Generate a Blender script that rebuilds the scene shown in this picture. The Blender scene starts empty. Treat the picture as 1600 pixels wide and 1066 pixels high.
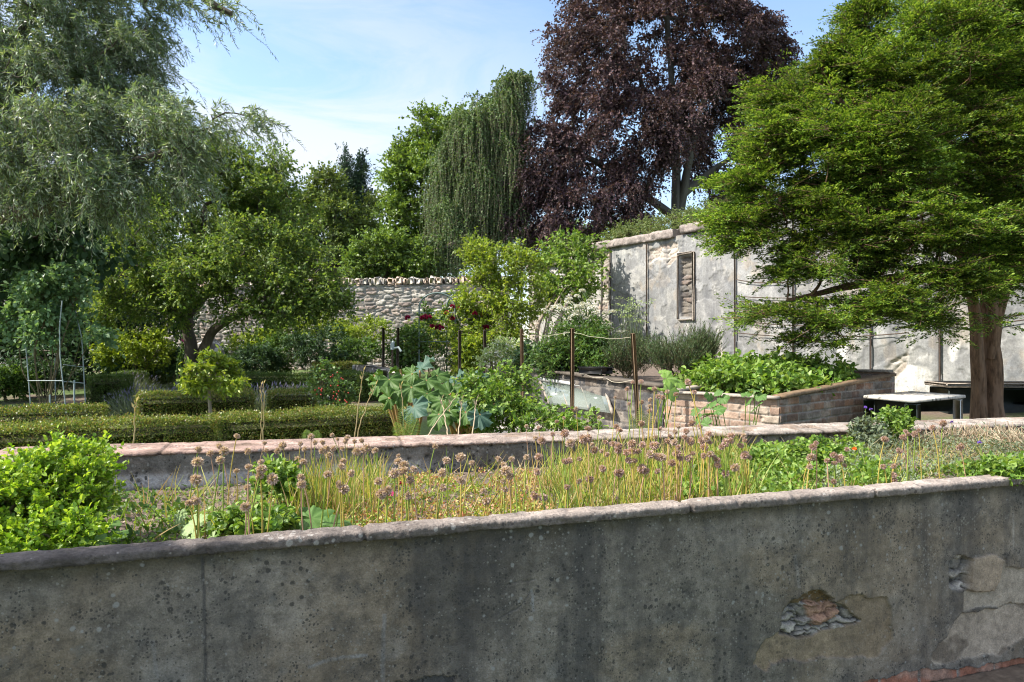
import bpy, math
import numpy as np
from mathutils import Vector

S = bpy.context.scene
C = S.collection
rad = math.radians

# ------------------------------------------------------------------ camera
F, CX, HY, H = 1150.0, 800.0, 545.0, 1.5          # focal length (photo px), centre column, horizon row, eye height
cam_d = bpy.data.cameras.new('camera')
cam = bpy.data.objects.new('camera', cam_d)
C.objects.link(cam)
S.camera = cam
cam.location = (0, 0, H)
cam.rotation_euler = (rad(90), 0, 0)
cam_d.sensor_width = 36
cam_d.lens = 36 * F / 1600
cam_d.shift_y = (HY - 533) / 1600
cam_d.clip_start = 0.05
cam_d.clip_end = 2000

# ------------------------------------------------------------------ light
SUN_EL = rad(47)
SUN_AZ = rad(-101)                                  # clockwise from +Y: sun stands to the left, a little behind
sdir = Vector((math.sin(SUN_AZ) * math.cos(SUN_EL), math.cos(SUN_AZ) * math.cos(SUN_EL), math.sin(SUN_EL)))
sun_d = bpy.data.lights.new('sun', 'SUN')
sun_d.energy = 3.15
sun_d.angle = rad(0.5)
sun_d.color = (1.0, 0.93, 0.82)
sun = bpy.data.objects.new('sun', sun_d)
C.objects.link(sun)
sun.rotation_euler = sdir.to_track_quat('Z', 'Y').to_euler()

W = bpy.data.worlds.new('World')
S.world = W
W.use_nodes = True


def nd(nt, typ, ins=None, **props):
    n = nt.nodes.new(typ)
    for k, v in props.items():
        setattr(n, k, v)
    for k, v in (ins or {}).items():
        if isinstance(v, bpy.types.NodeSocket):
            nt.links.new(v, n.inputs[k])
        else:
            n.inputs[k].default_value = v
    return n


def ramp(nt, fac, stops, interp='LINEAR'):
    r = nt.nodes.new('ShaderNodeValToRGB')
    r.color_ramp.interpolation = interp
    e = r.color_ramp.elements
    while len(e) < len(stops):
        e.new(0.5)
    for i, (p, c) in enumerate(stops):
        e[i].position = p
        e[i].color = tuple(c) + (1,) if len(c) == 3 else c
    nt.links.new(fac, r.inputs[0])
    return r.outputs[0]


def mixc(nt, fac, a, b, blend='MIX'):
    m = nt.nodes.new('ShaderNodeMix')
    m.data_type = 'RGBA'
    m.blend_type = blend
    for s, v in ((m.inputs[0], fac), (m.inputs[6], a), (m.inputs[7], b)):
        if isinstance(v, bpy.types.NodeSocket):
            nt.links.new(v, s)
        else:
            s.default_value = (tuple(v) + (1,)) if isinstance(v, (tuple, list)) and len(v) == 3 else v
    return m.outputs[2]


def mth(nt, op, a, b=0.0):
    return nd(nt, 'ShaderNodeMath', {0: a, 1: b}, operation=op).outputs[0]


nt = W.node_tree
nt.nodes.clear()
sky = nd(nt, 'ShaderNodeTexSky', sky_type='NISHITA', sun_disc=False, sun_elevation=SUN_EL, sun_rotation=SUN_AZ,
         altitude=100, air_density=1.0, dust_density=1.0, ozone_density=1.0)
tc = nd(nt, 'ShaderNodeTexCoord')
mp = nd(nt, 'ShaderNodeMapping', {'Vector': tc.outputs['Generated'], 'Scale': (1.6, 1.6, 7.0), 'Rotation': (0.35, 0.2, 0.3)})
n1 = nd(nt, 'ShaderNodeTexNoise', {'Vector': mp.outputs[0], 'Scale': 1.7, 'Detail': 9.0, 'Roughness': 0.62, 'Distortion': 0.9})
cl = ramp(nt, n1.outputs['Fac'], [(0.38, (0, 0, 0)), (0.60, (1, 1, 1))])
sepz = nd(nt, 'ShaderNodeSeparateXYZ', {0: tc.outputs['Generated']})
lowz = ramp(nt, sepz.outputs[2], [(0.0, (1, 1, 1)), (0.25, (0.85, 0.85, 0.85)), (0.40, (0.35, 0.35, 0.35))])
leftx = ramp(nt, mth(nt, 'ADD', mth(nt, 'MULTIPLY', sepz.outputs[0], 0.8), 0.5), [(0.36, (1, 1, 1)), (0.62, (0.12, 0.12, 0.12))])
cf = mth(nt, 'MULTIPLY', mth(nt, 'MULTIPLY', cl, lowz), leftx)
skyc = mixc(nt, mth(nt, 'MULTIPLY', cf, 0.9), sky.outputs[0], (3.3, 3.3, 3.32))
# bright cloud added overhead, out of view, to raise the fill light
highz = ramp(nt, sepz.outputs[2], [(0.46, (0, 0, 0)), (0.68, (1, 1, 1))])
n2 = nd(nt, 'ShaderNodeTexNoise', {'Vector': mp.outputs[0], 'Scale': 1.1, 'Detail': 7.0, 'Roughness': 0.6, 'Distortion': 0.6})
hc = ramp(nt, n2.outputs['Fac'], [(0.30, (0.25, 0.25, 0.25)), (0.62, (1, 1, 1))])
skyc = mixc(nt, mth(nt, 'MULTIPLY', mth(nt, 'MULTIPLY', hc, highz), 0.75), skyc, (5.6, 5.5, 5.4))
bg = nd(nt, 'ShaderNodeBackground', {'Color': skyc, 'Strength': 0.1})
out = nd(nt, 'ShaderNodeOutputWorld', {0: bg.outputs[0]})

S.view_settings.view_transform = 'Standard'
S.view_settings.look = 'None'
S.view_settings.exposure = 1.68
S.view_settings.gamma = 1
try:
    S.view_settings.use_curve_mapping = False
except Exception:
    pass
S.render.engine = 'CYCLES'
S.cycles.max_bounces = 9
S.cycles.diffuse_bounces = 7
S.cycles.glossy_bounces = 2
S.cycles.transmission_bounces = 4
S.cycles.transparent_max_bounces = 9
S.cycles.use_denoising = True
S.cycles.filter_width = 1.1
S.cycles.sample_clamp_indirect = 6.0

# ------------------------------------------------------------------ helpers: numbers


def P(x, y, Y):
    """photo pixel at a chosen real distance -> place in the garden"""
    return np.array([(x - CX) / F * Y, Y, H - (y - HY) / F * Y])


def unit(v):
    return v / np.maximum(np.linalg.norm(v, axis=-1, keepdims=True), 1e-9)


def hsh(a, b, s):
    h = (a.astype(np.int64) * 374761393 + b.astype(np.int64) * 668265263 + s * 1274126177) & 0xffffffff
    h = ((h ^ (h >> 13)) * 1103515245) & 0xffffffff
    h = ((h ^ (h >> 16)) * 2246822519) & 0xffffffff
    return ((h ^ (h >> 15)) & 0xffffff) / float(0xffffff)


def vn(x, y, s):
    xi, yi = np.floor(x), np.floor(y)
    fx, fy = x - xi, y - yi
    fx, fy = fx * fx * (3 - 2 * fx), fy * fy * (3 - 2 * fy)
    a, b = hsh(xi, yi, s), hsh(xi + 1, yi, s)
    c, d = hsh(xi, yi + 1, s), hsh(xi + 1, yi + 1, s)
    return (a * (1 - fx) + b * fx) * (1 - fy) + (c * (1 - fx) + d * fx) * fy


def fbm(x, y, o, s):
    t, a, n = 0, 0.5, 0
    for k in range(o):
        t = t + a * vn(x * 2 ** k, y * 2 ** k, s + 17 * k)
        n += a
        a *= 0.5
    return t / n


def voro(x, y, s):
    xi, yi = np.floor(x), np.floor(y)
    d1 = np.full(x.shape, 9.0)
    d2 = np.full(x.shape, 9.0)
    idr = np.zeros(x.shape)
    for i in (-1, 0, 1):
        for j in (-1, 0, 1):
            cx, cy = xi + i, yi + j
            px = cx + 0.15 + 0.7 * hsh(cx, cy, s)
            py = cy + 0.15 + 0.7 * hsh(cx, cy, s + 5)
            d = np.hypot(px - x, py - y)
            nr = d < d1
            d2 = np.where(nr, d1, np.minimum(d2, d))
            idr = np.where(nr, hsh(cx, cy, s + 9), idr)
            d1 = np.where(nr, d, d1)
    return d1, d2, idr


def inpoly(px, py, poly):
    r = np.zeros(px.shape, bool)
    n = len(poly)
    for i in range(n):
        x0, y0 = poly[i]
        x1, y1 = poly[(i + 1) % n]
        if y0 == y1:
            continue
        c = ((y0 > py) != (y1 > py)) & (px < (x1 - x0) * (py - y0) / (y1 - y0) + x0)
        r ^= c
    return r


def sstep(a, b, x):
    t = np.clip((x - a) / (b - a), 0, 1)
    return t * t * (3 - 2 * t)


def gz(x, y):
    """height of the garden floor"""
    return 0.2 + 0.034 * np.clip(y - 10, 0, 20) + 0.03 * np.clip(x, 0, 10) * np.clip((y - 6) / 4, 0, 1)


# the two retaining walls of the raised bed, as plan lines
FW0, FWd = np.array([-1.45, 2.09]), unit(np.array([3.85, 1.36]))
MW0, MWd = np.array([-2.28, 4.37]), unit(np.array([6.48, 1.67]))


def yline(p0, d, x):
    return p0[1] + (x - p0[0]) * d[1] / d[0]


def fwY(x):
    return yline(FW0, FWd, x)


def mwY(x):
    return yline(MW0, MWd, x)


def soil(x, y):
    t = np.clip((y - fwY(x)) / (mwY(x) - fwY(x)), 0, 1)
    return 0.79 - 0.10 * t + 0.02 * np.clip(x, -2, 4) + 0.05 * (fbm(x * 5 + 31, y * 5 + 7, 3, 3) - 0.5)


# ------------------------------------------------------------------ helpers: objects


class MB:
    """collects pieces of geometry into one mesh"""

    def __init__(self):
        self.v, self.f, self.n, self.c = [], [], 0, []

    def add(self, v, f, col=None):
        v = np.asarray(v, float).reshape(-1, 3)
        f = np.asarray(f, np.int64)
        self.v.append(v)
        self.f.append(f + self.n)
        self.n += len(v)
        self.c.append(None if col is None else np.broadcast_to(np.asarray(col, float), (len(v), np.shape(col)[-1])))
        return self

    def build(self, name, mat, parent=None, smooth=False):
        v = np.concatenate(self.v)
        if parent is not None:
            q, loc = parent, np.zeros(3)
            while q is not None:
                loc = loc + np.array(q.location)
                q = q.parent
            v = v - loc
        me = bpy.data.meshes.new(name)
        me.vertices.add(len(v))
        me.vertices.foreach_set('co', v.astype(np.float32).ravel())
        li = np.concatenate([f.ravel() for f in self.f])
        lt = np.concatenate([np.full(len(f), f.shape[1]) for f in self.f])
        me.loops.add(len(li))
        me.loops.foreach_set('vertex_index', li.astype(np.int32))
        me.polygons.add(len(lt))
        ls = np.concatenate([[0], np.cumsum(lt)[:-1]])
        me.polygons.foreach_set('loop_start', ls.astype(np.int32))
        me.polygons.foreach_set('loop_total', lt.astype(np.int32))
        if smooth:
            me.polygons.foreach_set('use_smooth', np.ones(len(lt), bool))
        if any(c is not None for c in self.c):
            col = np.concatenate([(c[:, :3] if c.shape[1] > 3 else c) if c is not None else np.full((len(vv), 3), .5) for c, vv in zip(self.c, self.v)])
            alp = np.concatenate([c[:, 3:] if c is not None and c.shape[1] > 3 else np.ones((len(vv), 1)) for c, vv in zip(self.c, self.v)])
            at = me.attributes.new('Col', 'FLOAT_COLOR', 'POINT')
            at.data.foreach_set('color', np.concatenate([col, alp], 1).astype(np.float32).ravel())
        me.update(calc_edges=True)
        me.materials.append(mat)
        o = bpy.data.objects.new(name, me)
        C.objects.link(o)
        if parent is not None:
            o.parent = parent
        return o


def tag(o, label=None, cat=None, group=None, kind=None):
    for k, v in (('label', label), ('category', cat), ('group', group), ('kind', kind)):
        if v:
            o[k] = v
    return o


def T(name, label, cat, loc, group=None):
    o = bpy.data.objects.new(name, None)
    o.empty_display_size = 0.2
    C.objects.link(o)
    o.location = tuple(float(q) for q in loc)
    return tag(o, label, cat, group)


def frame_of(d):
    d = unit(d)
    ref = np.where(np.abs(d[..., 2:3]) > 0.9, np.array([1.0, 0, 0]), np.array([0, 0, 1.0]))
    a = unit(np.cross(d, ref))
    return a, np.cross(d, a)


def add_tube(mb, pts, r, sides=6, cap=True):
    pts = np.asarray(pts, float)
    n = len(pts)
    r = np.broadcast_to(np.asarray(r, float), (n,))
    d = np.gradient(pts, axis=0)
    d = unit(d)
    a, b = frame_of(d)
    for i in range(1, n):                                   # keep the ring frame from twisting
        ai = a[i - 1] - d[i] * np.dot(a[i - 1], d[i])
        if np.linalg.norm(ai) > 1e-6:
            a[i] = ai / np.linalg.norm(ai)
            b[i] = np.cross(d[i], a[i])
    th = np.arange(sides) / sides * 2 * np.pi
    v = pts[:, None] + r[:, None, None] * (np.cos(th)[None, :, None] * a[:, None] + np.sin(th)[None, :, None] * b[:, None])
    i = np.arange(n - 1)[:, None] * sides
    j = np.arange(sides)[None]
    k = (j + 1) % sides
    f = np.stack([i + j, i + k, i + sides + k, i + sides + j], -1).reshape(-1, 4)
    mb.add(v.reshape(-1, 3), f)
    if cap:
        for q, c in ((0, pts[0]), (n - 1, pts[-1])):
            ring = v[q]
            vv = np.concatenate([ring, [c]])
            jj = np.arange(sides)
            mb.add(vv, np.stack([jj, (jj + 1) % sides, np.full(sides, sides)], -1))
    return mb


def add_segs(mb, A, B, ra, rb, sides=5):
    """many straight tapering pieces at once"""
    d = B - A
    a, b = frame_of(d)
    th = np.arange(sides) / sides * 2 * np.pi
    ring = np.cos(th)[None, :, None] * a[:, None] + np.sin(th)[None, :, None] * b[:, None]
    v = np.concatenate([A[:, None] + ra[:, None, None] * ring, B[:, None] + rb[:, None, None] * ring], 1)
    n = len(A)
    i = np.arange(n)[:, None] * 2 * sides
    j = np.arange(sides)[None]
    k = (j + 1) % sides
    f = np.stack([i + j, i + k, i + sides + k, i + sides + j], -1).reshape(-1, 4)
    mb.add(v.reshape(-1, 3), f)


def add_box(mb, c, sx, sy, sz, rz=0.0, bev=0.0, jit=0.0, rng=None, col=None):
    """box with chamfered edges, centre c"""
    hx, hy, hz = sx / 2, sy / 2, sz / 2
    b = min(bev, 0.45 * min(sx, sy, sz))
    cs, sn = math.cos(rz), math.sin(rz)
    if b <= 0:
        v = np.array([[x * hx, y * hy, z * hz] for z in (-1, 1) for x, y in ((-1, -1), (1, -1), (1, 1), (-1, 1))])
        f = [[3, 2, 1, 0], [4, 5, 6, 7], [0, 1, 5, 4], [1, 2, 6, 5], [2, 3, 7, 6], [3, 0, 4, 7]]
        v = v @ np.array([[cs, sn, 0], [-sn, cs, 0], [0, 0, 1]])
        return mb.add(v + np.asarray(c), f, col)
    import itertools
    idx, v = {}, []
    for s in itertools.product((-1, 1), repeat=3):
        for ax in range(3):
            p = [s[0] * (hx - b), s[1] * (hy - b), s[2] * (hz - b)]
            p[ax] = s[ax] * (hx, hy, hz)[ax]
            idx[(s, ax)] = len(v)
            v.append(p)
    v = np.array(v)
    q, t = [], []
    for ax in range(3):
        o1, o2 = [(1, 2), (2, 0), (0, 1)][ax]
        for sg in (-1, 1):
            ring = []
            for s1, s2 in ((-1, -1), (1, -1), (1, 1), (-1, 1)):
                s = [0, 0, 0]
                s[ax], s[o1], s[o2] = sg, s1, s2
                ring.append(idx[(tuple(s), ax)])
            q.append(ring if sg > 0 else ring[::-1])
        for s1 in (-1, 1):
            for s2 in (-1, 1):
                sa, sb = [0, 0, 0], [0, 0, 0]
                sa[ax], sa[o1], sa[o2] = -1, s1, s2
                sb[ax], sb[o1], sb[o2] = 1, s1, s2
                r = [idx[(tuple(sa), o1)], idx[(tuple(sb), o1)], idx[(tuple(sb), o2)], idx[(tuple(sa), o2)]]
                q.append(r if s1 * s2 > 0 else r[::-1])
    for s in itertools.product((-1, 1), repeat=3):
        r = [idx[(s, a)] for a in range(3)]
        t.append(r if s[0] * s[1] * s[2] > 0 else r[::-1])
    if jit and rng is not None:
        v = v + rng.normal(0, jit, v.shape)
    v = v @ np.array([[cs, sn, 0], [-sn, cs, 0], [0, 0, 1]])
    n0 = mb.n
    mb.add(v + np.asarray(c), q, col)
    mb.f.append(np.asarray(t) + n0)
    return mb


def leaves(mb, Pt, D, N, L, Wd, shape='diamond', fold=0.18):
    """a lot of leaves: base point, pointing direction, face normal, length, width"""
    n = len(Pt)
    L = np.broadcast_to(np.asarray(L, float), (n,))[:, None]
    Wd = np.broadcast_to(np.asarray(Wd, float), (n,))[:, None]
    D = unit(D)
    Sd = unit(np.cross(N, D))
    N = np.cross(D, Sd)
    up = N * Wd * fold
    if shape == 'diamond':
        v = np.stack([Pt, Pt + D * L * .45 + Sd * Wd / 2 + up, Pt + D * L, Pt + D * L * .45 - Sd * Wd / 2 + up], 1)
        f = np.arange(n)[:, None] * 4 + np.arange(4)[None]
        mb.add(v.reshape(-1, 3), f)
    elif shape == 'oval':
        m1 = Pt + D * L * .3
        m2 = Pt + D * L * .7 - N * L * .05
        v = np.stack([Pt, m1 + Sd * Wd * .46 + up, m2 + Sd * Wd * .40 + up, Pt + D * L - N * L * .12,
                      m2 - Sd * Wd * .40 + up, m1 - Sd * Wd * .46 + up, Pt + D * L * .5 - N * L * .02], 1)
        o = np.arange(n)[:, None, None] * 7
        f = (o + np.array([[0, 1, 6, 5], [1, 2, 3, 6], [6, 3, 4, 5]])[None]).reshape(-1, 4)
        mb.add(v.reshape(-1, 3), f)
    elif shape == 'lobed':
        ang = np.array([180, 120, 85, 60, 35, 18, 0, -18, -35, -60, -85, -120]) * np.pi / 180
        rr = np.array([.12, .42, .62, .38, .66, .48, .95, .48, .66, .38, .62, .42])
        c = Pt + D * L * .3
        rim = c[:, None] + L[:, None] * rr[None, :, None] * .72 * (np.cos(ang)[None, :, None] * D[:, None] +
              np.sin(ang)[None, :, None] * Sd[:, None] * (Wd / L)[:, None]) + N[:, None] * (L[:, None] * .05 * ((np.arange(12) % 2) * 2 - 1)[None, :, None])
        v = np.concatenate([rim, c[:, None] - N[:, None] * L[:, None] * .06], 1)
        o = np.arange(n)[:, None, None] * 13
        j = np.arange(12)
        f = (o + np.stack([j, (j + 1) % 12, np.full(12, 12)], -1)[None]).reshape(-1, 3)
        mb.add(v.reshape(-1, 3), f)
    return mb


def blades(mb, B, D, L, w, bend, rng, seg=4):
    """grass like strips"""
    n = len(B)
    D = unit(D)
    L = np.broadcast_to(L, (n,))
    w = np.broadcast_to(w, (n,))
    side = unit(np.cross(D, rng.normal(size=(n, 3))))
    az = rng.uniform(0, 2 * np.pi, n)
    bd = np.stack([np.cos(az), np.sin(az), np.full(n, -.35)], 1) * np.broadcast_to(bend, (n,))[:, None]
    rows = []
    for k in range(seg + 1):
        t = k / seg
        p = B + D * (L * t)[:, None] + bd * (L * t * t)[:, None]
        ww = (w * (1 - t ** 2 * .85) / 2)[:, None]
        rows += [p - side * ww, p + side * ww]
    v = np.stack(rows, 1)
    o = np.arange(n)[:, None, None] * (2 * seg + 2)
    q = np.array([[2 * k, 2 * k + 1, 2 * k + 3, 2 * k + 2] for k in range(seg)])
    mb.add(v.reshape(-1, 3), (o + q[None]).reshape(-1, 4))
    return mb


# ------------------------------------------------------------------ materials


def base_mat(name):
    m = bpy.data.materials.new(name)
    m.use_nodes = True
    t = m.node_tree
    t.nodes.clear()
    o = t.nodes.new('ShaderNodeOutputMaterial')
    return m, t, o


def leaf_mat(name, cols, trans=0.35, rough=0.5, spec=0.35, clump=None, back=None):
    """leaf colours vary leaf by leaf and, a little, shoot by shoot"""
    m, t, o = base_mat(name)
    g = nd(t, 'ShaderNodeNewGeometry')
    k = len(cols)
    c = ramp(t, g.outputs['Random Per Island'], [((i + .5) / k if k > 1 else 0, q) for i, q in enumerate(cols)])
    if clump:
        tcn = nd(t, 'ShaderNodeTexCoord')
        nz = nd(t, 'ShaderNodeTexNoise', {'Vector': tcn.outputs['Object'], 'Scale': clump[0], 'Detail': 2.0})
        hs = nd(t, 'ShaderNodeHueSaturation', {'Color': c, 'Hue': 0.5, 'Saturation': 1.0,
                'Value': nd(t, 'ShaderNodeMapRange', {0: nz.outputs[0], 1: .3, 2: .7, 3: 1 - clump[1], 4: 1 + clump[1]}).outputs[0]})
        c = hs.outputs[0]
    fc = c
    if back:
        fc = mixc(t, g.outputs['Backfacing'], c, back)
    b = nd(t, 'ShaderNodeBsdfPrincipled', {'Base Color': fc, 'Roughness': rough, 'Specular IOR Level': spec})
    tcol = mixc(t, 1.0, c, (1.35, 1.25, .55), 'MULTIPLY')
    tr = nd(t, 'ShaderNodeBsdfTranslucent', {'Color': tcol})
    mx = nd(t, 'ShaderNodeMixShader', {0: trans, 1: b.outputs[0], 2: tr.outputs[0]})
    t.links.new(mx.outputs[0], o.inputs[0])
    return m


def plain_mat(name, c1, c2, scale=8.0, rough=0.8, bump=0.3, detail=6.0, stretch=(1, 1, 1), spec=0.3, metal=0.0, spots=None):
    m, t, o = base_mat(name)
    tcn = nd(t, 'ShaderNodeTexCoord')
    mp_ = nd(t, 'ShaderNodeMapping', {'Vector': tcn.outputs['Object'], 'Scale': stretch})
    nz = nd(t, 'ShaderNodeTexNoise', {'Vector': mp_.outputs[0], 'Scale': scale, 'Detail': detail, 'Roughness': .65})
    c = ramp(t, nz.outputs['Fac'], [(.3, c1), (.7, c2)])
    if spots:
        vo = nd(t, 'ShaderNodeTexNoise', {'Vector': mp_.outputs[0], 'Scale': spots[0], 'Detail': 3.0})
        c = mixc(t, ramp(t, vo.outputs['Fac'], [(spots[1], (0, 0, 0)), (spots[1] + .06, (1, 1, 1))]), c, spots[2])
    b = nd(t, 'ShaderNodeBsdfPrincipled', {'Base Color': c, 'Roughness': rough, 'Specular IOR Level': spec, 'Metallic': metal})
    if bump:
        bp = nd(t, 'ShaderNodeBump', {'Strength': bump, 'Distance': .02, 'Height': nz.outputs['Fac']})
        t.links.new(bp.outputs[0], b.inputs['Normal'])
    t.links.new(b.outputs[0], o.inputs[0])
    return m


def relief_mat(name, rough=.9, grain=90.0, amt=.35, bump=.35, dist=.012, keep=False, pits=None, lichen=None, streak=None, blotch=None):
    """weathered masonry: the pigment of each piece is in the mesh, fine wear is added on top"""
    m, t, o = base_mat(name)
    at = nd(t, 'ShaderNodeAttribute', attribute_name='Col')
    tcn = nd(t, 'ShaderNodeTexCoord')
    ob = tcn.outputs['Object']
    n_f = nd(t, 'ShaderNodeTexNoise', {'Vector': ob, 'Scale': grain, 'Detail': 6.0, 'Roughness': .7})
    n_m = nd(t, 'ShaderNodeTexNoise', {'Vector': ob, 'Scale': grain * .13, 'Detail': 8.0, 'Roughness': .68})
    g1 = ramp(t, n_f.outputs[0], [(.25, (1 - amt,) * 3), (.75, (1 + amt,) * 3)])
    g2 = ramp(t, n_m.outputs[0], [(.3, (1 - amt,) * 3), (.72, (1 + amt,) * 3)])
    c = mixc(t, 1, mixc(t, 1, at.outputs['Color'], g1, 'MULTIPLY'), g2, 'MULTIPLY')
    clean = c
    if blotch:
        for sc, lo, col, st in blotch:
            nb = nd(t, 'ShaderNodeTexNoise', {'Vector': ob, 'Scale': sc, 'Detail': 7.0, 'Roughness': .7, 'Distortion': .4})
            fac = mth(t, 'MULTIPLY', ramp(t, nb.outputs[0], [(lo, (0, 0, 0)), (lo + .14, (1, 1, 1))]), st)
            c = mixc(t, fac, c, col)
    if streak:
        sc, lo, col, st = streak
        mp_ = nd(t, 'ShaderNodeMapping', {'Vector': ob, 'Scale': (1, 1, .09)})
        ns = nd(t, 'ShaderNodeTexNoise', {'Vector': mp_.outputs[0], 'Scale': sc, 'Detail': 6.0, 'Roughness': .65})
        c = mixc(t, mth(t, 'MULTIPLY', ramp(t, ns.outputs[0], [(lo, (0, 0, 0)), (lo + .16, (1, 1, 1))]), st), c, col)
    for spec_ in (pits or []) + (lichen or []):
        sc, th, col, st = spec_
        vo = nd(t, 'ShaderNodeTexVoronoi', {'Vector': mixc(t, .02, ob, n_m.outputs['Color']), 'Scale': sc, 'Randomness': 1.0})
        ms = nd(t, 'ShaderNodeTexNoise', {'Vector': ob, 'Scale': sc * .12, 'Detail': 3.0})
        sz = mth(t, 'MULTIPLY', nd(t, 'ShaderNodeSeparateColor', {0: vo.outputs['Color']}).outputs[0],
                 nd(t, 'ShaderNodeMapRange', {0: ms.outputs[0], 1: .34, 2: .62, 3: 0, 4: 1}).outputs[0])
        dd = mth(t, 'SUBTRACT', mth(t, 'MULTIPLY', sz, th), vo.outputs['Distance'])
        fac = mth(t, 'MULTIPLY', nd(t, 'ShaderNodeMapRange', {0: dd, 1: 0.0, 2: .12, 3: 0, 4: 1}).outputs[0], st)
        c = mixc(t, fac, c, col)
    if keep:
        c = mixc(t, at.outputs['Alpha'], clean, c)
    b = nd(t, 'ShaderNodeBsdfPrincipled', {'Base Color': c, 'Roughness': rough, 'Specular IOR Level': .25})
    hh = mth(t, 'ADD', mth(t, 'MULTIPLY', n_f.outputs[0], .5), n_m.outputs[0])
    bp = nd(t, 'ShaderNodeBump', {'Strength': bump, 'Distance': dist, 'Height': hh})
    t.links.new(bp.outputs[0], b.inputs['Normal'])
    t.links.new(b.outputs[0], o.inputs[0])
    return m


M = {}
M['bark'] = plain_mat('bark', (.05, .042, .034), (.13, .11, .09), 9, .9, .6, stretch=(1, 1, .35))
M['bark_pale'] = plain_mat('bark_pale', (.16, .13, .10), (.36, .30, .23), 7, .85, .5, stretch=(1, 1, .4))
M['bark_beech'] = plain_mat('bark_beech', (.045, .042, .038), (.11, .105, .09), 2.5, .85, .4, stretch=(1, 1, .3))
M['bark_yew'] = plain_mat('bark_yew', (.045, .028, .018), (.28, .165, .10), 22, .9, 1.0, detail=10, stretch=(1, 1, .22), spots=(9, .55, (.21, .13, .085)))
M['twig'] = plain_mat('twig', (.07, .06, .035), (.16, .13, .07), 20, .8, .2)
M['willow'] = leaf_mat('willow_leaf', [(.085, .155, .062), (.125, .20, .088), (.17, .245, .12), (.24, .305, .195)], .36, .42, .45, (1.2, .2), back=(.21, .275, .19))
M['apple'] = leaf_mat('apple_leaf', [(.07, .14, .032), (.115, .20, .042), (.165, .25, .055), (.22, .30, .08)], .46, .5, .35, (.8, .2))
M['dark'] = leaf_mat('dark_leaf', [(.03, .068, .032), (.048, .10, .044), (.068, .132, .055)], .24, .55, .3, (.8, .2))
M['beech'] = leaf_mat('copper_leaf', [(.050, .030, .042), (.066, .037, .048), (.088, .049, .057), (.14, .088, .088)], .18, .6, .25, (.35, .3))
M['weep'] = leaf_mat('weeping_leaf', [(.06, .11, .04), (.09, .15, .055), (.14, .21, .08)], .3, .55, .3, (.5, .25))
M['syc'] = leaf_mat('sycamore_leaf', [(.09, .16, .03), (.13, .22, .04), (.185, .28, .06)], .35, .45, .4, (.35, .28))
M['mix'] = leaf_mat('mixed_leaf', [(.075, .125, .03), (.115, .175, .042), (.165, .22, .06)], .35, .5, .35, (.5, .3))
M['spruce'] = leaf_mat('spruce_leaf', [(.03, .065, .045), (.05, .095, .06)], .1, .5, .3, (.6, .2))
M['yew'] = leaf_mat('yew_leaf', [(.030, .070, .014), (.062, .128, .02), (.105, .19, .028), (.16, .255, .038), (.24, .335, .065)], .40, .5, .3, (1.1, .45))
M['box'] = leaf_mat('box_leaf', [(.065, .125, .02), (.11, .175, .03), (.175, .235, .045), (.28, .31, .09), (.20, .15, .06)], .38, .4, .45, (3.0, .2))
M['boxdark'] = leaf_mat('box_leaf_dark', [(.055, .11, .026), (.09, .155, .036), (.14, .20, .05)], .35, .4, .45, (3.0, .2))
M['lime'] = leaf_mat('young_box_leaf', [(.11, .23, .018), (.19, .33, .026), (.27, .42, .036), (.36, .50, .07)], .45, .38, .45, (5.0, .2))
M['yellow'] = leaf_mat('yellow_green_leaf', [(.12, .20, .02), (.20, .29, .03), (.30, .38, .05)], .4, .45, .4, (1.5, .2))
M['fresh'] = leaf_mat('fresh_leaf', [(.075, .16, .02), (.12, .225, .03), (.19, .31, .05), (.28, .40, .11)], .4, .45, .4, (3.0, .2))
M['mid'] = leaf_mat('mid_green_leaf', [(.05, .11, .025), (.08, .16, .035), (.12, .21, .05)], .35, .42, .45, (2.0, .2))
M['fern'] = leaf_mat('fern_leaf', [(.06, .12, .02), (.10, .18, .035)], .4, .5, .3)
M['fernlime'] = leaf_mat('pale_fern_leaf', [(.20, .30, .07), (.30, .40, .12)], .45, .5, .3)
M['rhubarb'] = leaf_mat('rhubarb_leaf', [(.05, .12, .025), (.075, .155, .03), (.10, .20, .04)], .3, .4, .5, (9.0, .25))
M['rhubarbblue'] = leaf_mat('rhubarb_leaf_bluish', [(.07, .145, .10), (.10, .18, .12)], .15, .45, .5, (9.0, .25))
M['grey'] = leaf_mat('grey_green_leaf', [(.11, .15, .09), (.16, .20, .13), (.21, .25, .17)], .25, .6, .2, (3.0, .2))
M['felt'] = leaf_mat('felty_leaf', [(.24, .36, .14), (.36, .46, .24), (.46, .54, .33)], .35, .7, .2)
M['rosemary'] = leaf_mat('rosemary_leaf', [(.045, .09, .035), (.075, .13, .05), (.12, .18, .075)], .2, .5, .3, (2.0, .2))
M['chive'] = leaf_mat('chive_leaf', [(.11, .20, .03), (.19, .27, .04), (.32, .35, .06), (.44, .38, .14), (.40, .28, .15)], .35, .5, .3, (3.0, .15))
M['straw'] = leaf_mat('straw', [(.30, .23, .12), (.42, .33, .18), (.52, .44, .27)], .25, .8, .15)
M['strawdark'] = leaf_mat('dry_twig', [(.26, .19, .12), (.38, .30, .2), (.50, .42, .31)], .1, .85, .15)
M['stem_y'] = leaf_mat('allium_stem', [(.34, .33, .05), (.40, .33, .06), (.45, .30, .10)], .1, .6, .3)
M['stem_g'] = leaf_mat('allium_stem_green', [(.17, .26, .04), (.24, .32, .05)], .1, .6, .3)
M['stem_r'] = leaf_mat('allium_stem_rust', [(.40, .23, .13), (.46, .30, .20)], .1, .6, .3)
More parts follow.
